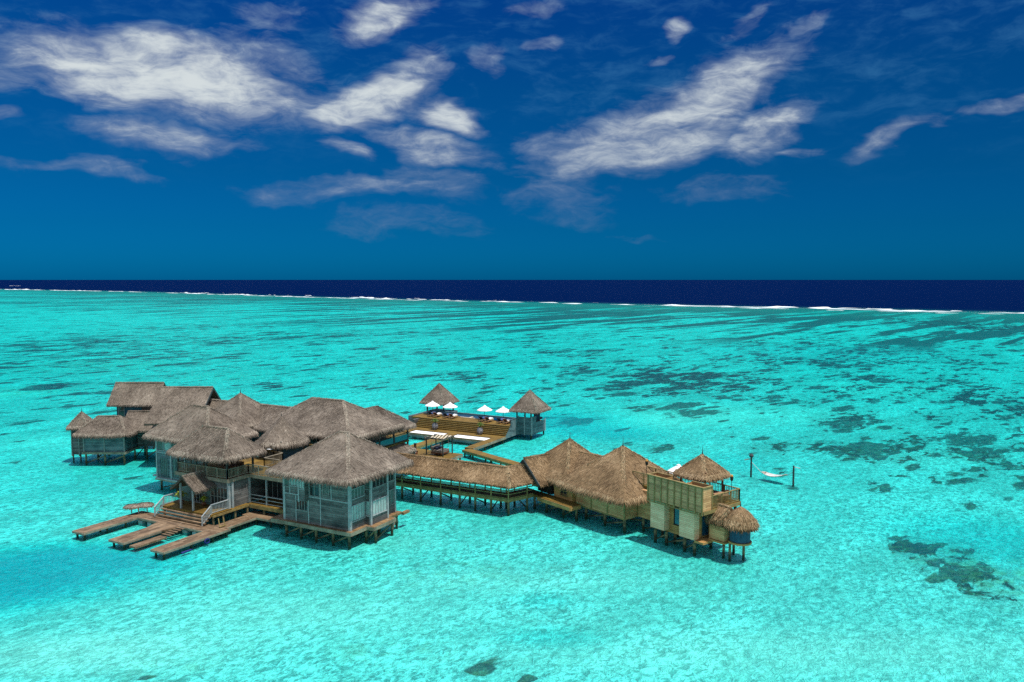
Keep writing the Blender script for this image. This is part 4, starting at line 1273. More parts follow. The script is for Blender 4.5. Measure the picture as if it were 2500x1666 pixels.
def fronds(mb, c, n, L, lift, w=.10, up=1.0):
    c = Vector(c)
    for k in range(n):
        a = 2 * math.pi * (k + rnd() * .7) / n
        l = L * random.uniform(.7, 1.15)
        d = Vector((math.cos(a), math.sin(a), 0))
        sd_ = Vector((-d.y, d.x, 0))
        prev = None
        for j in range(6):
            f = j / 5
            p = c + d * (l * f) + Vector((0, 0, lift * (up * math.sin(f * 2.2) - .25 * f)))
            ww = w * math.sin(math.pi * (.12 + .85 * f)) + .005
            row = (p - sd_ * ww + Vector((0, 0, -.02)), p, p + sd_ * ww + Vector((0, 0, -.02)))
            if prev:
                mb.face([prev[0], row[0], row[1], prev[1]])
                mb.face([prev[1], row[1], row[2], prev[2]])
            prev = row


def pot_plant(p, label, pot='pot', leaf='leaf', r=.42, hh=.9, L=.8, n=14, lift=.9, group=None, cat='potted plant'):
    t_ = thing('potted_plant', label, cat, p, group)
    mb = MB()
    mb.lathe(p, [(r * .55, 0), (r * .95, hh * .35), (r, hh * .6), (r * .75, hh * .88), (r * .5, hh), (r * .42, hh * .96), (0.0, hh * .9)], 14)
    build(mb, 'pot', pot, t_, smooth=True)
    mb = MB()
    fronds(mb, Vector(p) + Vector((0, 0, hh * .9)), n, L, lift)
    fronds(mb, Vector(p) + Vector((0, 0, hh * .95)), n // 2, L * .6, lift * 1.3)
    build(mb, 'foliage', leaf, t_)
    return t_


pot_plant(G.p(-21.5, -1.2, 1.5), 'yellow-green palm in a pot left of the porch posts', 'teak', 'leaf_yellow', .3, .45, .75, 18, .9)
pot_plant(G.p(-18.9, -.5, 1.5), 'small yellow-green plant in the shade beside the porch door', 'teak', 'leaf_yellow', .25, .4, .45, 12, .6)
t_ = thing('terrace_lamp', 'round white-topped lamp post on the upper terrace beside the stair tower', 'lamp', G.p(-18.2, 8.3, 4.6))
mb = MB(); mb.cyl(G.p(-18.2, 8.3, 4.6), G.p(-18.2, 8.3, 5.9), .05); build(mb, 'post', 'post_dark', t_)
mb = MB(); mb.cyl(G.p(-18.2, 8.3, 5.9), G.p(-18.2, 8.3, 6.0), .42, .36, 14); build(mb, 'lamp_shade', 'white', t_)

# ================================================================== COVERED CORRIDOR (turns towards the villa)
h = thing('covered_walkway', 'long golden-thatched covered walkway on stilts bending towards the villa', 'walkway', G.p(1, 17.5, 0))


def g2(u, v):
    q = G.p(u, v)
    return (q.x, q.y)


def v2(p, q):
    w = V.p(p, q)
    return (w.x, w.y)


# near line v=16.4 of frame G meets line p=-11.9 of frame V; far line v=18.7 meets p=-14.2
def meet(vv, pp):
    o = G.p(0, vv)
    d = G.a
    a = V.p(pp, 0)
    e = V.b
    det = d.x * (-e.y) + e.x * d.y
    bx_, by_ = a.x - o.x, a.y - o.y
    t = (bx_ * (-e.y) + e.x * by_) / det
    return Vector((o.x + d.x * t, o.y + d.y * t))


def lift(q, z):
    return Vector((q[0], q[1], z))


NE, FE = meet(16.4, -11.9), meet(18.7, -14.2)
near = [Vector(g2(-9.5, 16.4)), NE, Vector(v2(-11.9, -1.9))]
far = [Vector(g2(-9.5, 18.7)), FE, Vector(v2(-14.2, -1.9))]
mb = MB()
for k in (0, 1):
    L_ = (near[k + 1] - near[k]).length
    mb.face([lift(near[k], 1.5), lift(near[k + 1], 1.5), lift(far[k + 1], 1.5), lift(far[k], 1.5)], [(0, 0), (L_, 0), (L_, 2.3), (0, 2.3)])
    mb.face([lift(near[k], 1.28), lift(far[k], 1.28), lift(far[k + 1], 1.28), lift(near[k + 1], 1.28)])
build(mb, 'deck', 'deck_b', h)
for ln in (near, far):
    mb = MB()
    for a, b in zip(ln, ln[1:]):
        mb.beam(lift(a, 1.37), lift(b, 1.37), .1, .34)
    build(mb, 'fascia', 'rail_olive', h)
ns = [-5.9, -3.3, -.6, 1.9, 3.9, 5.9]
pn = [G.p(u, 16.45) for u in ns] + [lift(NE, 0), V.p(-11.95, -2.7)]
pf = [G.p(u, 18.65) for u in ns] + [lift(FE, 0), V.p(-14.15, -2.7)]
for k, (a, b) in enumerate(zip(pn, pf)):
    for q in (a, b):
        mb = MB()
        mb.cyl(lift(q, -.35), lift(q, 1.2), .13)
        build(mb, 'pile', 'pile', h)
        mb = MB()
        mb.beam(lift(q, 1.2), lift(q, 3.35), .14, .14)
        build(mb, 'post', 'rail_olive', h)
    mb = MB()
    i, j = (a, b) if k % 2 else (b, a)
    mb.beam(lift(i, 0.05), lift(j, 1.1), .07, .14)
    build(mb, 'brace', 'pile', h)
for ln in (near, far):
    railing(h, [lift(q, 1.5) for q in ln], .95, 'rail_olive', posts=False, balus=False, mids=1)
# mitred thatch
def eave(off, vv, pp):
    return meet(vv + off, pp + (-off if off else 0))
e_n, e_f, e_r = meet(15.45, -10.95), meet(19.7, -15.2), meet(17.55, -13.05)
n0, f0, r0_ = Vector(g2(-9.8, 15.45)), Vector(g2(-9.8, 19.7)), Vector(g2(-9.8, 17.55))
n1, f1, r1_ = Vector(v2(-10.95, -1.7)), Vector(v2(-15.2, -1.7)), Vector(v2(-13.05, -1.7))
ze, zr = 3.30, 4.70
kw = dict(dens=44, fringe=.42, flare=.3, round_r=0, bl=.4, thick=.2)
build(thatch([(lift(n0, ze), lift(e_n, ze), lift(e_r, zr), lift(r0_, zr), True, False), (lift(e_n, ze), lift(n1, ze), lift(r1_, zr), lift(e_r, zr), False, True),
              (lift(e_f, ze), lift(f0, ze), lift(r0_, zr), lift(e_r, zr), False, True), (lift(f1, ze), lift(e_f, ze), lift(e_r, zr), lift(r1_, zr), True, False)],
             [(lift(e_r, zr), lift(e_n, ze))], [(lift(r0_, zr), lift(e_r, zr)), (lift(e_r, zr), lift(r1_, zr))], **kw), 'roof', 'thatch_gold', h)

# ================================================================== VILLA (frame V: p along the front, q away from the camera)
P = V.p
h = thing('villa_entry_pavilion', 'golden pyramid-roofed pavilion with a gabled vestibule at the end of the covered walkway', 'pavilion', P(-11.3, 3, 0))
box_part(h, 'wall', 'siding_amber', V, [(-10.0, -7.1, -.5, 4, 1.35, 3.6), (-15.3, -10.003, 0.8, 7, 1.35, 3.6)])
window(h, V, 'v-', -.5, -8.9, -7.9, 1.9, 2.9, 2, 2, frame='rail_olive')
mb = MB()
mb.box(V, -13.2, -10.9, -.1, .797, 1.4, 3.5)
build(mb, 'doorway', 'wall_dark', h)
build(gable_roof(P(-12.7, -2.5), P(-12.7, 2.6), (2.5, 2.7), 3.15, 5.45, ends=(True, False), dens=44, fringe=.5), 'vestibule_roof', 'thatch_gold', h)
for p0_, p1_ in ((-12.7, -10.0), (-12.7, -15.2)):
    mb = MB()
    mb.beam(P(p0_, -2.62, 5.25), P(p1_, -2.62, 2.95), .1, .26)
    build(mb, 'bargeboard', 'post_dark', h)
build(hip_roof(V, -15.9, -7.2, -1.3, 7.2, 3.5, (-11.3, 3.0, 7.15), dens=44, fringe=.55), 'roof', 'thatch_gold', h)
finial(h, P(-11.3, 3.0, 7.1), .85)
build(gable_roof(P(-10.5, 3.2), P(-5.0, 3.4), (4.6, 2.9), (3.5, 4.35), 5.9, ends=(False, False), dens=44, fringe=.5), 'link_roof', 'thatch_gold', h)
box_part(h, 'deck', 'deck_gold_a', V, [(-14.4, -9.0, -1.9, -.5, 1.28, 1.5), (-9.0, -5.8, -2.0, -.505, 1.28, 1.5)])
box_part(h, 'bench_step', 'siding_amber', V, [(-11.0, -5.8, -2.08, -2.003, 1.05, 1.46)])
box_part(h, 'bench_step', 'siding_amber', V, [(-5.797, -5.73, -2.0, -.5, 1.05, 1.46)])
piles(h, V, [(-12.1, -1.5), (-10.3, -1.3), (-7.8, -1.1), (-6, -.9)], 1.28)
piles(h, V, [(-15, 2), (-12, 2), (-9, 2)], 1.35)

h = thing('villa_house', 'golden-thatched villa with the largest pyramid roof and plank walls without windows', 'villa', P(-4, 3.5, 0))
box_part(h, 'wall', 'siding_olive', V, [(-7.1, 0.0, 0, 7.6, 1.1, 3.75), (.003, 3.35, 1.9, 6.0, 1.15, 4.0)])
mb = MB()
for p_ in (-7.1, -4.7, -2.35, 0):
    mb.box(V, p_ - .08, p_ + .08, -.06, .05, 1.1, 3.7)
mb.box(V, -.06, .06, 1.8, 1.95, 1.1, 3.7)
mb.box(V, -7.1, 0, -.05, -.003, 1.08, 1.22)
each(mb, 'batten', 'rail_olive', h)
window(h, V, 'v-', 1.9, 1.9, 3.2, 2.3, 3.8, 1, 1, pane='glass_blue', frame='rail_olive')
build(hip_roof(V, -9.3, 1.35, -1.45, 9.2, 3.5, (-4.05, 3.95, 7.4), dens=46, fringe=.7, flare=.4), 'roof', 'thatch_gold', h)
finial(h, P(-4.05, 3.95, 7.35), 1.0)
piles(h, V, [(-5.9, .4), (-3, .3), (-.1, .12)], 1.1, .15)
piles(h, V, [(-6, 3), (-3, 3), (.7, 2.0), (3.1, 2.1)], 1.1, .14)
piles(h, V, [(-6, 6.5), (-3, 6.5), (0, 6.5)], 1.1, .14)

h = thing('terrace_tower', 'boxy two-storey timber block with a railed roof terrace at the end of the villa', 'building', P(6.5, 2.5, 0))
box_part(h, 'wall', 'siding_amber', V, [(3.4, 8.6, .75, 4.6, 1.3, 4.15), (8.603, 9.2, 2.9, 4.4, 1.25, 4.1)])
box_part(h, 'wall', 'siding_pale', V, [(3.4, 5.1, 0, .747, 1.3, 4.2), (6.9, 8.62, 0, .747, 1.3, 4.2)], )
window(h, V, 'v-', .75, 5.75, 6.6, 2.0, 3.6, 1, 1, pane='glass_blue', frame='black')
window(h, V, 'u+', 8.6, 1.1, 2.1, 1.45, 3.9, 1, 1, pane='glass_blue', frame='rail_olive')
box_part(h, 'lower_deck', 'siding_amber', V, [(8.6, 9.6, .1, 3.4, 1.08, 1.27), (3.45, 8.597, .76, 3.4, 1.05, 1.27)])
box_part(h, 'terrace_floor', 'deck_gold_a', V, [(-2.3, 3.3, 2.4, 5.2, 4.02, 4.3), (3.303, 9.85, -.2, 5.2, 4.02, 4.3)])
# planter screens
box_part(h, 'screen', 'louvre', V, [(3.35, 9.75, -.32, -.2, 4.12, 6.4)])
box_part(h, 'screen', 'siding_olive', V, [(9.753, 9.85, -.32, .85, 4.12, 6.4)])
box_part(h, 'screen', 'siding_olive', V, [(3.25, 3.347, -.32, .9, 4.12, 6.4)])
mb = MB()
for k in range(9):
    p_ = 3.35 + 6.4 * k / 8
    mb.box(V, p_ - .06, p_ + .06, -.40, -.323, 3.98, 6.4)
mb.box(V, 3.2, 9.9, -.42, -.18, 6.403, 6.48)
mb.box(V, 9.72, 9.92, -.177, .95, 6.403, 6.48)
mb.box(V, 3.2, 3.4, -.177, .95, 6.403, 6.48)
mb.box(V, 3.4, 5.3, .85, .97, 6.403, 6.48)
mb.box(V, 7.6, 9.72, .85, .97, 6.403, 6.48)
mb.box(V, 9.78, 9.9, .87, 1.0, 4.05, 6.4)
each(mb, 'screen_post', 'rail_olive', h)
for a, b in ((3.35, 5.3), (7.6, 9.75)):
    box_part(h, 'planter', 'teak', V, [(a + .02, b, -.18, .84, 5.7, 5.9)])
    box_part(h, 'planter', 'siding_amber', V, [(a, b, .85, .9, 4.3, 6.4), (b - .05 if a < 5 else a, b if a < 5 else a + .05, -.17, .847, 4.3, 6.4)])
railing(h, [P(9.8, 1.05, 4.3), P(9.8, 5.1, 4.3)], 1.2, 'rail_olive', sp=.15, post_sp=1.3)
railing(h, [P(9.8, 5.1, 4.3), P(-2.2, 5.1, 4.3)], 1.2, 'rail_olive', sp=.18, post_sp=1.8)
railing(h, [P(-1.2, 2.45, 4.3), P(3.2, 2.45, 4.3), P(3.25, 1.0, 4.3)], 1.2, 'rail_olive', sp=.16, post_sp=1.6)
mb = MB()
mb.box(V, 9.853, 9.92, -.3, 5.2, 3.95, 4.28)
mb.box(V, 3.25, 9.85, -.41, -.323, 3.9, 3.975)
build(mb, 'fascia', 'rail_olive', h)
post_parts(h, V, [(9.5, 4.9), (9.5, 3.6)], 1.0, 4.0, .2, 'post_dark')
piles(h, V, [(3.7, .4), (4.9, .6), (7.1, .6), (8.4, .4)], 1.05, .15)
piles(h, V, [(5.1, 1.6), (8.1, 3.2), (4, 3.4), (6.3, 3.4)], 1.05, .14)
# gazebo on the terrace
h = thing('rooftop_gazebo', 'golden thatched four-post gazebo standing on the roof terrace', 'gazebo', P(6.5, 3.7, 4.3))
build(hip_roof(V, 4.35, 8.7, 1.45, 5.9, 6.72, (6.5, 3.75, 8.35), dens=50, fringe=.45), 'roof', 'thatch_gold', h)
finial(h, P(6.5, 3.75, 8.3), .85)
post_parts(h, V, [(5.1, 2.3), (8.0, 2.3), (8.0, 4.9), (5.1, 4.9)], 4.3, 7.1, .15, 'teak')
box_part(h, 'seat', 'teak', V, [(5.2, 7.9, 4.5, 4.85, 4.75, 4.85)])
t_ = thing('round_table', 'round pale timber table on the roof terrace beside the front railing', 'table', P(8.2, 4.2, 4.3))
mb = MB(); mb.cyl(P(8.8, 3.6, 5.0), P(8.8, 3.6, 5.07), .72, n=18); build(mb, 'tabletop', 'teak_pale', t_)
mb = MB(); mb.cyl(P(8.8, 3.6, 4.3), P(8.8, 3.6, 5.0), .08); build(mb, 'leg', 'teak', t_)


def chair(p, a, label, group, z):
    t_ = thing('terrace_chair', label, 'chair', (0, 0, 0), group)
    mb = MB(); mb.box(C, -.24, .24, -.24, .24, .40, .46); build(mb, 'seat', 'teak', t_)
    mb = MB(); mb.box(C, -.24, .24, .21, .26, .46, .92); build(mb, 'backrest', 'teak', t_)
    for x in (-.21, .21):
        for y in (-.21, .21):
            mb = MB(); mb.box(C, x - .025, x + .025, y - .025, y + .025, 0, .40); build(mb, 'leg', 'teak', t_)
    t_.location = (p.x, p.y, z)
    t_.rotation_euler = (0, 0, a)
    return t_


chair(P(7.7, 3.4), R(100), 'brown chair on the planter side of the round terrace table', 'chairs at the round terrace table', 4.3)
chair(P(9.3, 2.7), R(200), 'brown chair between the round terrace table and the tower screen corner', 'chairs at the round terrace table', 4.3)
chair(P(8.9, 4.6), R(20), 'brown chair at the far side of the round terrace table', 'chairs at the round terrace table', 4.3)


def torch(p, label):
    t_ = thing('tiki_torch', label, 'torch', p, 'torches on the railings')
    p = Vector(p)
    mb = MB(); mb.cyl(p, p + Vector((0, 0, 1.0)), .03, n=6); build(mb, 'pole', 'black', t_)
    mb = MB(); mb.lathe(p + Vector((0, 0, .95)), [(.03, 0), (.13, .12), (.16, .35), (.13, .48)], 10); build(mb, 'canister', 'black', t_)
    mb = MB(); mb.lathe(p + Vector((0, 0, .95)), [(.14, .48), (.11, .56), (.04, .64), (0.0, .66)], 10); build(mb, 'lid', 'brass', t_)


torch(P(.6, 2.5, 5.4), 'black torch with amber lid on the short railing left of the planter screen')
torch(P(9.7, 4.0, 5.4), 'black torch with amber lid on the terrace corner railing facing the hammock')


def parasol(p, label, group, rad=1.28, h_=2.15, name='parasol'):
    t_ = thing(name, label, 'parasol', (0, 0, 0), group)
    mb = MB(); mb.cyl((0, 0, 0), (0, 0, h_ - .05), .035, n=8); build(mb, 'pole', 'post_dark', t_)
    mb = MB()
    n = 8
    for k in range(n):
        a0, a1 = 2 * math.pi * k / n, 2 * math.pi * (k + 1) / n
        q = lambda r_, z_, a: Vector((r_ * math.cos(a), r_ * math.sin(a), z_))
        am = (a0 + a1) / 2
        prev = None
        for r_, z_ in ((.10, h_), (rad * .38, h_ - .20), (rad * .7, h_ - .43), (rad, h_ - .66)):
            row = (q(r_, z_, a0), q(r_ * .955, z_ + .0, am), q(r_, z_, a1))
            if prev:
                mb.face([prev[0], row[0], row[1], prev[1]])
                mb.face([prev[1], row[1], row[2], prev[2]])
            prev = row
        mb.face([prev[0], prev[0] - Vector((0, 0, .09)), prev[1] - Vector((0, 0, .06)), prev[1]])
        mb.face([prev[1], prev[1] - Vector((0, 0, .06)), prev[2] - Vector((0, 0, .09)), prev[2]])
    mb.lathe((0, 0, h_ - .02), [(.24, -.05), (.20, .06), (.06, .13), (0.0, .14)], 10)
    build(mb, 'canopy', 'canvas', t_)
    for k in range(n):
        a = 2 * math.pi * k / n
        mb = MB(); mb.beam((.1 * math.cos(a), .1 * math.sin(a), h_ - .08), ((rad - .06) * math.cos(a), (rad - .06) * math.sin(a), h_ - .70), .03, .03); build(mb, 'rib', 'teak', t_)
    mb = MB(); mb.cyl((0, 0, 0), (0, 0, .08), .26, n=12); build(mb, 'base', 'black', t_)
    t_.location = p
    return t_


parasol(P(1.2, 5.1 + 1.6, 3.6), 'white parasol half hidden between the villa roof and the rooftop gazebo', None, 1.2, 2.3)
box_part(thing('rear_sun_deck', 'narrow timber sun deck behind the roof terrace of the villa', 'deck', P(2, 7, 0)), 'deck', 'deck_gold_a', V, [(-.5, 6.5, 5.25, 8.2, 3.4, 3.6)])
rd_ = bpy.data.objects['rear_sun_deck']
piles(rd_, V, [(-.3, 8), (3, 8), (6.3, 8)], 3.4, .14, 'post_dark', braces=False)

h = thing('round_shower_hut', 'little blue-slatted round hut under a mushroom thatch roof at the villa tip', 'hut', P(11.5, 2.6, 0))
box_part(h, 'wall', 'siding_olive', V, [(9.25, 10.9, 1.4, 2.9, 1.45, 3.3)])
cc = P(11.75, 2.55, 0)
mb = MB()
for k in range(14):
    a0, a1 = 2 * math.pi * k / 14, 2 * math.pi * (k + 1) / 14
    q = lambda a, z: Vector((cc.x + .92 * math.cos(a), cc.y + .92 * math.sin(a), z))
    mb.face([q(a0, 1.6), q(a1, 1.6), q(a1, 3.35), q(a0, 3.35)], [(k * .41, 1.6), (k * .41 + .41, 1.6), (k * .41 + .41, 3.35), (k * .41, 3.35)])
build(mb, 'wall', 'blue_screen', h)
mb = MB(); mb.cyl((cc.x, cc.y, 1.4), (cc.x, cc.y, 1.58), 1.05, n=14); build(mb, 'floor', 'siding_amber', h)
box_part(h, 'floor', 'siding_amber', V, [(9.25, 11.0, 1.3, 3.1, 1.22, 1.4)])
pats = []
for k in range(10):
    a0, a1 = 2 * math.pi * k / 10, 2 * math.pi * (k + 1) / 10
    q = lambda a: Vector((cc.x + 1.62 * math.cos(a), cc.y + 1.62 * math.sin(a), 3.38))
    ap = Vector((cc.x, cc.y, 4.75))
    pats.append((q(a0), q(a1), ap, ap))
build(thatch(pats, [], dens=60, fringe=.5, round_r=0, flare=.5, sag=-.12), 'roof', 'thatch_gold', h)
finial(h, (cc.x, cc.y, 4.7), .5)
build(hip_roof(V, 8.75, 11.2, .75, 3.4, 3.35, (9.6, 2.05, 4.55), (10.9, 2.1, 4.5), dens=56, fringe=.5, sag=-.1), 'link_roof', 'thatch_gold', h)
piles(h, V, [(10.5, 1.9), (11.3, 1.72), (12.0, 2.8), (10.5, 3.4)], 1.4, .12, braces=False)

# ================================================================== POOL DECK
P = G.p
h = thing('pool_deck', 'stepped brown timber pool deck standing alone behind the walkways', 'deck', P(-19, 50, 0))
box_part(h, 'lower_platform', 'deck_gold_a', G, [(-27.7, -10.3, 47.75, 49.7, .52, .8), (-27.7, -25.9, 45.4, 47.745, .52, .8), (-19.5, -17.95, 45.4, 47.745, .52, .8), (-11.7, -10.3, 39.8, 47.745, .52, .8)])
for k in range(6):
    box_part(h, 'step', 'deck_gold_a', G, [(-27.4 + .05 * k, -10.35, 49.705 + .25 * k, 49.955 + .25 * k if k < 5 else 51.2, .62, .8 + .233 * (k + 1) - .003)])
    mb = MB()
    mb.box(G, -27.4 + .05 * k, -10.35, 49.66 + .25 * k, 49.70 + .25 * k, .8 + .233 * (k + 1) - .09, .8 + .233 * (k + 1) + .012)
    build(mb, 'step_nosing', 'rail_olive', h)
box_part(h, 'upper_platform', 'deck_gold_a', G, [(-29.0, -10.35, 51.205, 54.3, 1.95, 2.2), (-29.0, -21.5, 54.305, 54.9, 1.95, 2.2)])
box_part(h, 'pool', 'pool', G, [(-29.4, -10.5, 54.905, 57.6, .9, 2.12)])
mb = MB()
mb.box(G, -29.7, -10.4, 57.605, 57.8, .5, 2.3)
mb.box(G, -29.7, -29.4, 51.2, 57.6, .5, 2.26)
build(mb, 'pool_wall', 'siding_blue', h)
box_part(h, 'pool_ledge', 'cream', G, [(-21.495, -19.6, 54.305, 54.6, 1.95, 2.24), (-19.9, -19.6, 54.605, 55.6, 1.95, 2.24), (-19.595, -15.5, 54.305, 54.55, 1.95, 2.24)])
box_part(h, 'side_wall', 'siding', G, [(-27.75, -27.45, 49.7, 51.2, .4, 2.0)])
mb = MB()
mb.box(G, -10.297, -10.24, 39.8, 49.7, .4, .76)
mb.box(G, -27.7, -10.3, 45.35, 45.395, .46, .62)
build(mb, 'fascia', 'fascia', h)
for u0 in (-25.8, -17.85):
    box_part(h, 'net_beam', 'siding_blue', G, [(u0, u0 + 6.2, 45.42, 45.5, .1, .40)])
piles(h, G, [(-27.5, 45.6), (-24.5, 45.6), (-22.3, 45.6), (-19.3, 45.6), (-16, 45.6), (-13.6, 45.6), (-11.5, 45.6)], .52, .13, braces=False)
piles(h, G, [(-10.45, 49), (-10.45, 46), (-10.45, 43.5), (-10.45, 41.2), (-29, 52), (-29, 57), (-24, 57.5), (-18, 57.5), (-12, 57.5)], .52, .13, braces=False)
for u0, u1, lab in ((-25.8, -19.55, 'white lounging net by the two-umbrella end nearest the open-sided gazebo'), (-17.9, -11.75, 'white lounging net nearest the slatted-wall gazebo')):
    t_ = thing('lounging_net', lab, 'net', P((u0 + u1) / 2, 46.6, .7), 'white nets in the lower platform')
    box_part(t_, 'net', 'white', G, [(u0 + .12, u1 - .12, 45.62, 47.62, .70, .73)])
    mb = MB()
    mb.box(G, u0, u1, 45.5, 45.6, .62, .78)
    build(mb, 'frame', 'rail_olive', t_)
h = thing('connecting_walkway', 'narrow brown plank walkway slanting from the pool deck towards the villa', 'walkway', V.p(-32, 8, 0))
box_part(h, 'deck', 'deck_gold_b', V, [(-38.3, -25.6, 7.1, 8.5, .52, .795)])
mb = MB(); mb.box(V, -38.3, -13.9, 7.04, 7.097, .42, .76); build(mb, 'fascia', 'rail_olive', h)
box_part(h, 'deck', 'deck_gold_b', V, [(-25.597, -14.0, 7.1, 8.5, .52, .795)])
piles(h, V, [(-38, 7.3), (-36, 7.3), (-33, 7.3), (-31.8, 7.3), (-29.6, 7.3), (-28.4, 7.3), (-26, 7.3), (-22, 7.3), (-17, 7.3), (-38, 8.3), (-33, 8.3), (-29, 8.3)], .52, .12, braces=False)
h = thing('connecting_walkway', 'narrow brown plank walkway from the swing-bed deck to the pool deck', 'walkway', P(-18.8, 40, 0))
box_part(h, 'deck', 'deck_gold_b', G, [(-19.5, -18.1, 36.05, 45.395, .52, .80)])
mb = MB(); mb.box(G, -18.097, -18.04, 36.05, 45.39, .42, .76); build(mb, 'fascia', 'rail_olive', h)
piles(h, G, [(-18.3, 38), (-18.3, 41), (-18.3, 44)], .52, .12, braces=False)
h = thing('connecting_walkway', 'narrow brown plank walkway passing behind the veranda to the far-left pool deck corner', 'walkway', P(-26.7, 40, 0))
box_part(h, 'deck', 'deck_gold_b', G, [(-27.6, -26.0, 26.0, 45.395, .52, .80)])
mb = MB(); mb.box(G, -25.997, -25.94, 26.0, 45.39, .42, .76); build(mb, 'fascia', 'rail_olive', h)
piles(h, G, [(-26.2, 30), (-26.2, 34), (-26.2, 38), (-26.2, 42)], .52, .12, braces=False)
h = thing('swing_deck', 'square brown timber deck with the canopied daybed, behind the covered walkway', 'deck', P(-14, 33, 0))
box_part(h, 'deck', 'deck_gold_a', G, [(-19.6, -9.7, 28.6, 36.0, .52, .8)])
mb = MB(); mb.box(G, -9.697, -9.64, 28.6, 36.0, .38, .77); mb.box(G, -19.6, -9.7, 36.003, 36.05, .38, .77); build(mb, 'fascia', 'fascia', h)
piles(h, G, [(-9.9, 29), (-9.9, 32), (-9.9, 35.6), (-13, 35.6), (-16, 35.6), (-19, 35.6), (-13, 29), (-17, 29)], .52, .12, braces=False)

# daybed pergola
h = thing('canopied_daybed', 'grey cushioned daybed hanging under a twig pergola with cream cloth strips', 'daybed', P(-12.6, 34.3, .8))
post_parts(h, G, [(-13.8, 33.1), (-11.1, 33.1), (-11.1, 35.5), (-13.8, 35.5)], .8, 3.15, .13, 'post_dark')
for a, b in (((-14.1, 33.1), (-10.8, 33.1)), ((-14.1, 35.5), (-10.8, 35.5)), ((-13.8, 32.7), (-13.8, 35.9)), ((-11.1, 32.7), (-11.1, 35.9))):
    mb = MB(); mb.beam(P(*a, 3.2), P(*b, 3.2), .12, .12); build(mb, 'beam', 'post_dark', h)
for k in range(5):
    mb = MB()
    u = -13.55 + .5 * k
    prev = None
    for j in range(9):
        f = j / 8
        z = 3.32 - .18 * math.sin(math.pi * f * 2) ** 2
        row = (P(u, 33.0 + 2.6 * f, z), P(u + .30, 33.0 + 2.6 * f, z + .02))
        if prev:
            mb.face([prev[0], prev[1], row[1], row[0]])
            mb.face([q - Vector((0, 0, .02)) for q in (row[0], row[1], prev[1], prev[0])])
        prev = row
    build(mb, 'cloth_strip', 'cream', h)
mb = MB()
for _ in range(260):
    e = random.choice(((-13.8, None), (-11.1, None), (None, 33.1), (None, 35.5)))
    u = e[0] if e[0] is not None else random.uniform(-14.2, -10.7)
    v = e[1] if e[1] is not None else random.uniform(32.7, 35.9)
    p = P(u, v, random.uniform(3.1, 3.35))
    d = Vector((random.uniform(-1, 1), random.uniform(-1, 1), random.uniform(-.9, .4))).normalized() * random.uniform(.15, .4)
    x = Vector((0, 0, 1)).cross(d).normalized() * .03
    mb.face([p + x, p - x, p + d])
build(mb, 'twigs', 'rail', h)
box_part(h, 'bed_frame', 'teak', G, [(-13.2, -11.4, 33.3, 35.3, 1.05, 1.22)])
box_part(h, 'mattress', 'grey_fabric', G, [(-13.15, -11.45, 33.35, 35.25, 1.223, 1.52)])
box_part(h, 'backrest', 'grey_fabric', G, [(-13.25, -13.0, 33.3, 35.3, 1.523, 1.95)])
for v in (33.7, 34.5):
    box_part(h, 'pillow', 'navy', G, [(-12.95, -12.5, v, v + .6, 1.525, 1.8)])
for u, v in ((-13.1, 33.4), (-11.5, 33.4), (-11.5, 35.2), (-13.1, 35.2)):
    mb = MB(); mb.cyl(P(u, v, 1.22), P(u, v, 3.2), .018, n=5); build(mb, 'rope', 'rope', h)

# sitting corner left of the daybed
t_ = thing('side_gate', 'pale timber gate panel with a post beside the low skirt roof', 'gate', P(-16.6, 31.4, .8))
mb = MB(); mb.box(G, -17.3, -15.9, 31.0, 31.06, .95, 1.9); build(mb, 'panel', 'post_pale', t_)
for u in (-17.4, -15.8):
    mb = MB(); mb.box(G, u - .07, u + .07, 30.95, 31.1, .8, 2.3); build(mb, 'post', 'post_dark', t_)
t_ = thing('draped_armchair', 'brown armchair draped with a pale towel on the swing-bed deck', 'armchair', P(-15.0, 31.9, .8))
box_part(t_, 'seat', 'teak', G, [(-15.4, -14.7, 31.6, 32.3, .95, 1.2)])
box_part(t_, 'backrest', 'teak', G, [(-15.45, -15.3, 31.6, 32.3, 1.2, 1.75)])
for v in (31.52, 32.3):
    box_part(t_, 'armrest', 'teak', G, [(-15.4, -14.7, v, v + .08, 1.2, 1.4)])
box_part(t_, 'towel', 'white', G, [(-15.29, -14.9, 31.75, 32.15, 1.2, 1.3)])
t_ = thing('shower_post', 'dark brown square post on the swing-bed deck behind the draped chair', 'post', P(-15.6, 33.0, .8))
box_part(t_, 'post', 'teak', G, [(-15.75, -15.5, 32.9, 33.15, .8, 2.2)])
box_part(t_, 'cap', 'post_dark', G, [(-15.8, -15.45, 32.85, 33.2, 2.2, 2.27)])

# gazebos
h = thing('gazebo', 'open-sided grey thatched gazebo at the far left end of the pool deck', 'gazebo', P(-28.7, 59.2, .5), 'gazebos on the pool deck')
build(hip_roof(G, -31.3, -26.1, 56.6, 61.8, 3.8, (-28.7, 59.2, 6.85), dens=30, fringe=.3, thick=.15, round_r=.15), 'roof', 'thatch_grey', h)
post_parts(h, G, [(-30.4, 57.9), (-27.0, 57.9), (-27.0, 61.0), (-30.4, 61.0)], -.3, 4.1, .19, 'post_dark')
box_part(h, 'floor', 'siding_blue', G, [(-31.0, -26.4, 57.81, 61.5, .4, 1.9)])
h = thing('gazebo', 'grey thatched gazebo with slatted timber walls at the right end of the pool deck', 'gazebo', P(-9.2, 55.6, 2.2), 'gazebos on the pool deck')
build(hip_roof(G, -11.6, -6.4, 52.9, 58.0, 4.45, (-9.0, 55.4, 7.4), dens=30, fringe=.3, thick=.15, round_r=.15), 'roof', 'thatch_grey', h)
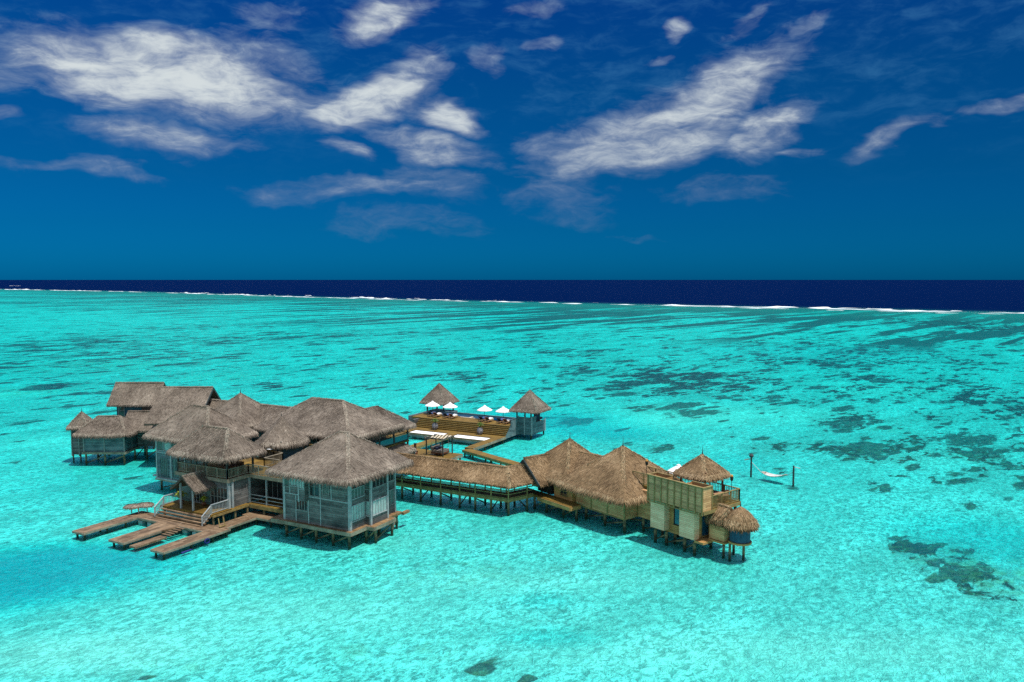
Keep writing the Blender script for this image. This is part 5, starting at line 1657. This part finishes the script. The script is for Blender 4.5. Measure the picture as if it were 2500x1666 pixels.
finial(h, G.p(-9.0, 55.4, 7.35), .5)
post_parts(h, G, [(-10.6, 54.0), (-8.1, 54.0), (-8.1, 57.0), (-10.8, 57.2)], .6, 4.7, .18, 'post_dark')
box_part(h, 'floor', 'deck_gold_a', G, [(-10.3, -8.05, 54.05, 58.8, 1.9, 2.1)])
box_part(h, 'slat_wall', 'siding_blue', G, [(-10.345, -7.95, 53.9, 54.0, .45, 3.25)])
box_part(h, 'slat_wall', 'siding_blue', G, [(-8.0, -7.9, 54.003, 55.5, .45, 3.3)])
box_part(h, 'slat_wall', 'siding_blue', G, [(-8.0, -7.9, 55.503, 58.9, .45, 2.3)])
mb = MB()
q0, q1 = P(-10.33, 51.2), P(-10.33, 53.9)
mb.face([P(-10.33, 49.6, .45), P(-10.33, 53.9, .45), P(-10.33, 53.9, 3.2), P(-10.33, 51.4, 3.0), P(-10.33, 51.2, 2.2), P(-10.33, 49.7, .9)])
mb.face([P(-10.25, 49.6, .45), P(-10.25, 49.7, .9), P(-10.25, 51.2, 2.2), P(-10.25, 51.4, 3.0), P(-10.25, 53.9, 3.2), P(-10.25, 53.9, .45)])
mb.uv = [[(0, .45), (4.3, .45), (4.3, 3.2), (1.8, 3), (1.6, 2.2), (.1, .9)]] * 2
mb.box(G, -10.36, -10.22, 51.3, 53.9, 3.1, 3.2)
build(mb, 'slat_wall', 'siding_blue', h)
for u, v, z in ((-10.3, 53.95, 3.35), (-7.95, 53.95, 3.35), (-7.95, 58.85, 2.4), (-9.2, 53.88, 3.3)):
    mb = MB(); mb.box(G, u - .07, u + .07, v - .07, v + .07, .4, z); build(mb, 'wall_post', 'post_pale', h)
box_part(h, 'daybed', 'navy', G, [(-9.6, -8.15, 56.4, 58.3, 2.4, 2.75)])
box_part(h, 'backrest', 'navy', G, [(-8.4, -8.15, 55.6, 57.2, 2.75, 3.75)])
piles(h, G, [(-8.2, 54.2), (-8.1, 58.6), (-10.2, 58)], .5, .13, braces=False)

# parasols and loungers
U0 = parasol(P(-27.2, 54.75, 2.2), 'white parasol in front of the open-sided gazebo, leftmost on the pool deck', 'white parasols on the pool deck')
for (u, v), lab in (((-23.7, 54.8), 'white parasol second from the left, beside the open-sided gazebo'), ((-17.0, 54.8), 'white parasol third from the left, past the wide gap'),
                    ((-13.7, 55.1), 'white parasol nearest the slatted-wall gazebo')):
    p = P(u, v, 2.2)
    copy_thing(U0, (p.x, p.y, p.z), .2, lab)


def lounger(label, cushion, towel):
    t_ = thing('sun_lounger', label, 'sun lounger', (0, 0, 0), 'sun loungers on the pool deck')
    mb = MB()
    mb.box(C, -.34, .34, -.95, 1.0, .26, .34)
    build(mb, 'frame', 'teak_pale', t_)
    for x in (-.3, .3):
        for y in (-.85, .9):
            mb = MB(); mb.box(C, x - .04, x + .04, y - .04, y + .04, 0, .26); build(mb, 'leg', 'teak_pale', t_)
    mb = MB(); mb.box(C, -.31, .31, -.32, .97, .343, .45); build(mb, 'mattress', cushion, t_)
    mb = MB()
    mb.beam((0, -.33, .42), (0, -.98, .92), .62, .09)
    build(mb, 'backrest', cushion if cushion == 'navy' else 'teak', t_)
    mb = MB()
    mb.box(C, -.30, .30, .1, .9, .453, .52)
    mb.box(C, -.28, .28, .45, .8, .523, .62)
    build(mb, 'towel', towel, t_)
    return t_


LD = lounger('dark navy sun lounger with a blue towel at the left end of the row', 'navy', 'towel_blue')
LL = lounger('cream sun lounger with a white towel, first cream one from the left', 'cream', 'white')
spots = [(LD, -26.1, 52.9, None), (LL, -24.9, 52.7, None), (LD, -23.0, 52.8, 'dark navy sun lounger with a blue towel under the second parasol'),
         (LL, -21.8, 52.7, 'cream sun lounger with a white towel facing the pool ledge'),
         (LD, -16.2, 52.8, 'dark navy sun lounger with a blue towel right of the wide gap'),
         (LL, -15.0, 52.7, 'cream sun lounger with a white towel beside the third parasol'),
         (LD, -12.9, 52.9, 'dark navy sun lounger with a blue towel near the slatted-wall gazebo'),
         (LL, -11.7, 52.7, 'cream sun lounger with a white towel hard against the slatted gazebo wall')]
for src, u, v, lab in spots:
    p = P(u, v, 2.2)
    if lab is None:
        src.location = (p.x, p.y, p.z)
        src.rotation_euler = (0, 0, R(-28))
    else:
        copy_thing(src, (p.x, p.y, p.z), R(-28), lab)

pot_plant(P(-23.0, 49.15, .8), 'speckled grey urn with a small palm below the left parasols', group='potted palms at the foot of the steps', r=.5, hh=1.15, L=.75, lift=.7)
pot_plant(P(-14.6, 49.15, .8), 'speckled grey urn with a small palm below the right parasols', group='potted palms at the foot of the steps', r=.5, hh=1.15, L=.7, lift=.75)

# ================================================================== HAMMOCK IN THE LAGOON
a_, b_ = Vector((30.65, 100.5, 0)), Vector((34.45, 95.9, 0))


def hpost(p, label, hh):
    t_ = thing('hammock_post', label, 'post', p, 'posts of the lagoon hammock')
    mb = MB(); mb.cyl(p + Vector((0, 0, -.6)), p + Vector((0, 0, hh)), .13, .11); build(mb, 'pile', 'post_dark', t_)
    return t_


t_ = hpost(a_, 'dark post with a seabird perch at the left end of the lagoon hammock', 2.3)
mb = MB(); mb.beam(a_ + Vector((.1, 0, 2.15)), a_ + Vector((-.85, .1, 1.95)), .14, .09); build(mb, 'arm', 'rail', t_)
mb = MB(); mb.lathe(a_ + Vector((0, 0, 2.25)), [(.10, 0), (.26, .12), (.30, .32), (.16, .48), (0, .5)], 8); build(mb, 'cap', 'post_dark', t_)
t_ = hpost(b_, 'dark post with a short bracket at the right end of the lagoon hammock', 2.3)
mb = MB(); mb.beam(b_ + Vector((0, 0, 2.15)), b_ + Vector((.8, 0, 1.98)), .12, .08); build(mb, 'arm', 'rope', t_)
h = thing('hammock', 'white rope hammock slung between two posts standing in the lagoon', 'hammock', (a_ + b_) / 2 + Vector((0, 0, .6)))
d = (b_ - a_).normalized()
sd_ = Vector((-d.y, d.x, 0))
mb = MB()
L_ = (b_ - a_).length
pts = []
n = 18
for k in range(n + 1):
    f = k / n
    s_ = .26 + .60 * f
    x = s_ * 2 - 1
    z = .35 + 1.5 * (x * x) * .72
    w = .62 * min(1, (math.sin(math.pi * min(max(f, .001), .999))) ** .45) * (.5 if f in (0, 1) else 1) + .03
    c_ = a_ + d * L_ * s_
    pts.append([c_ + sd_ * w * y + Vector((0, 0, z + .22 * y * y)) for y in (-1, -.5, 0, .5, 1)])
for r0r, r1r in zip(pts, pts[1:]):
    for k in range(4):
        mb.face([r0r[k], r1r[k], r1r[k + 1], r0r[k + 1]])
build(mb, 'bed', 'rope', h)
for e, row, zt in ((a_, pts[0], 1.75), (b_, pts[-1], 1.6)):
    mb = MB()
    mb.cyl(e + Vector((0, 0, zt)), row[2], .03, n=5)
    build(mb, 'rope', 'rope', h)
for i in (2, n - 2):
    mb = MB(); mb.beam(pts[i][0], pts[i][4], .07, .07); build(mb, 'spreader', 'teak_pale', h)
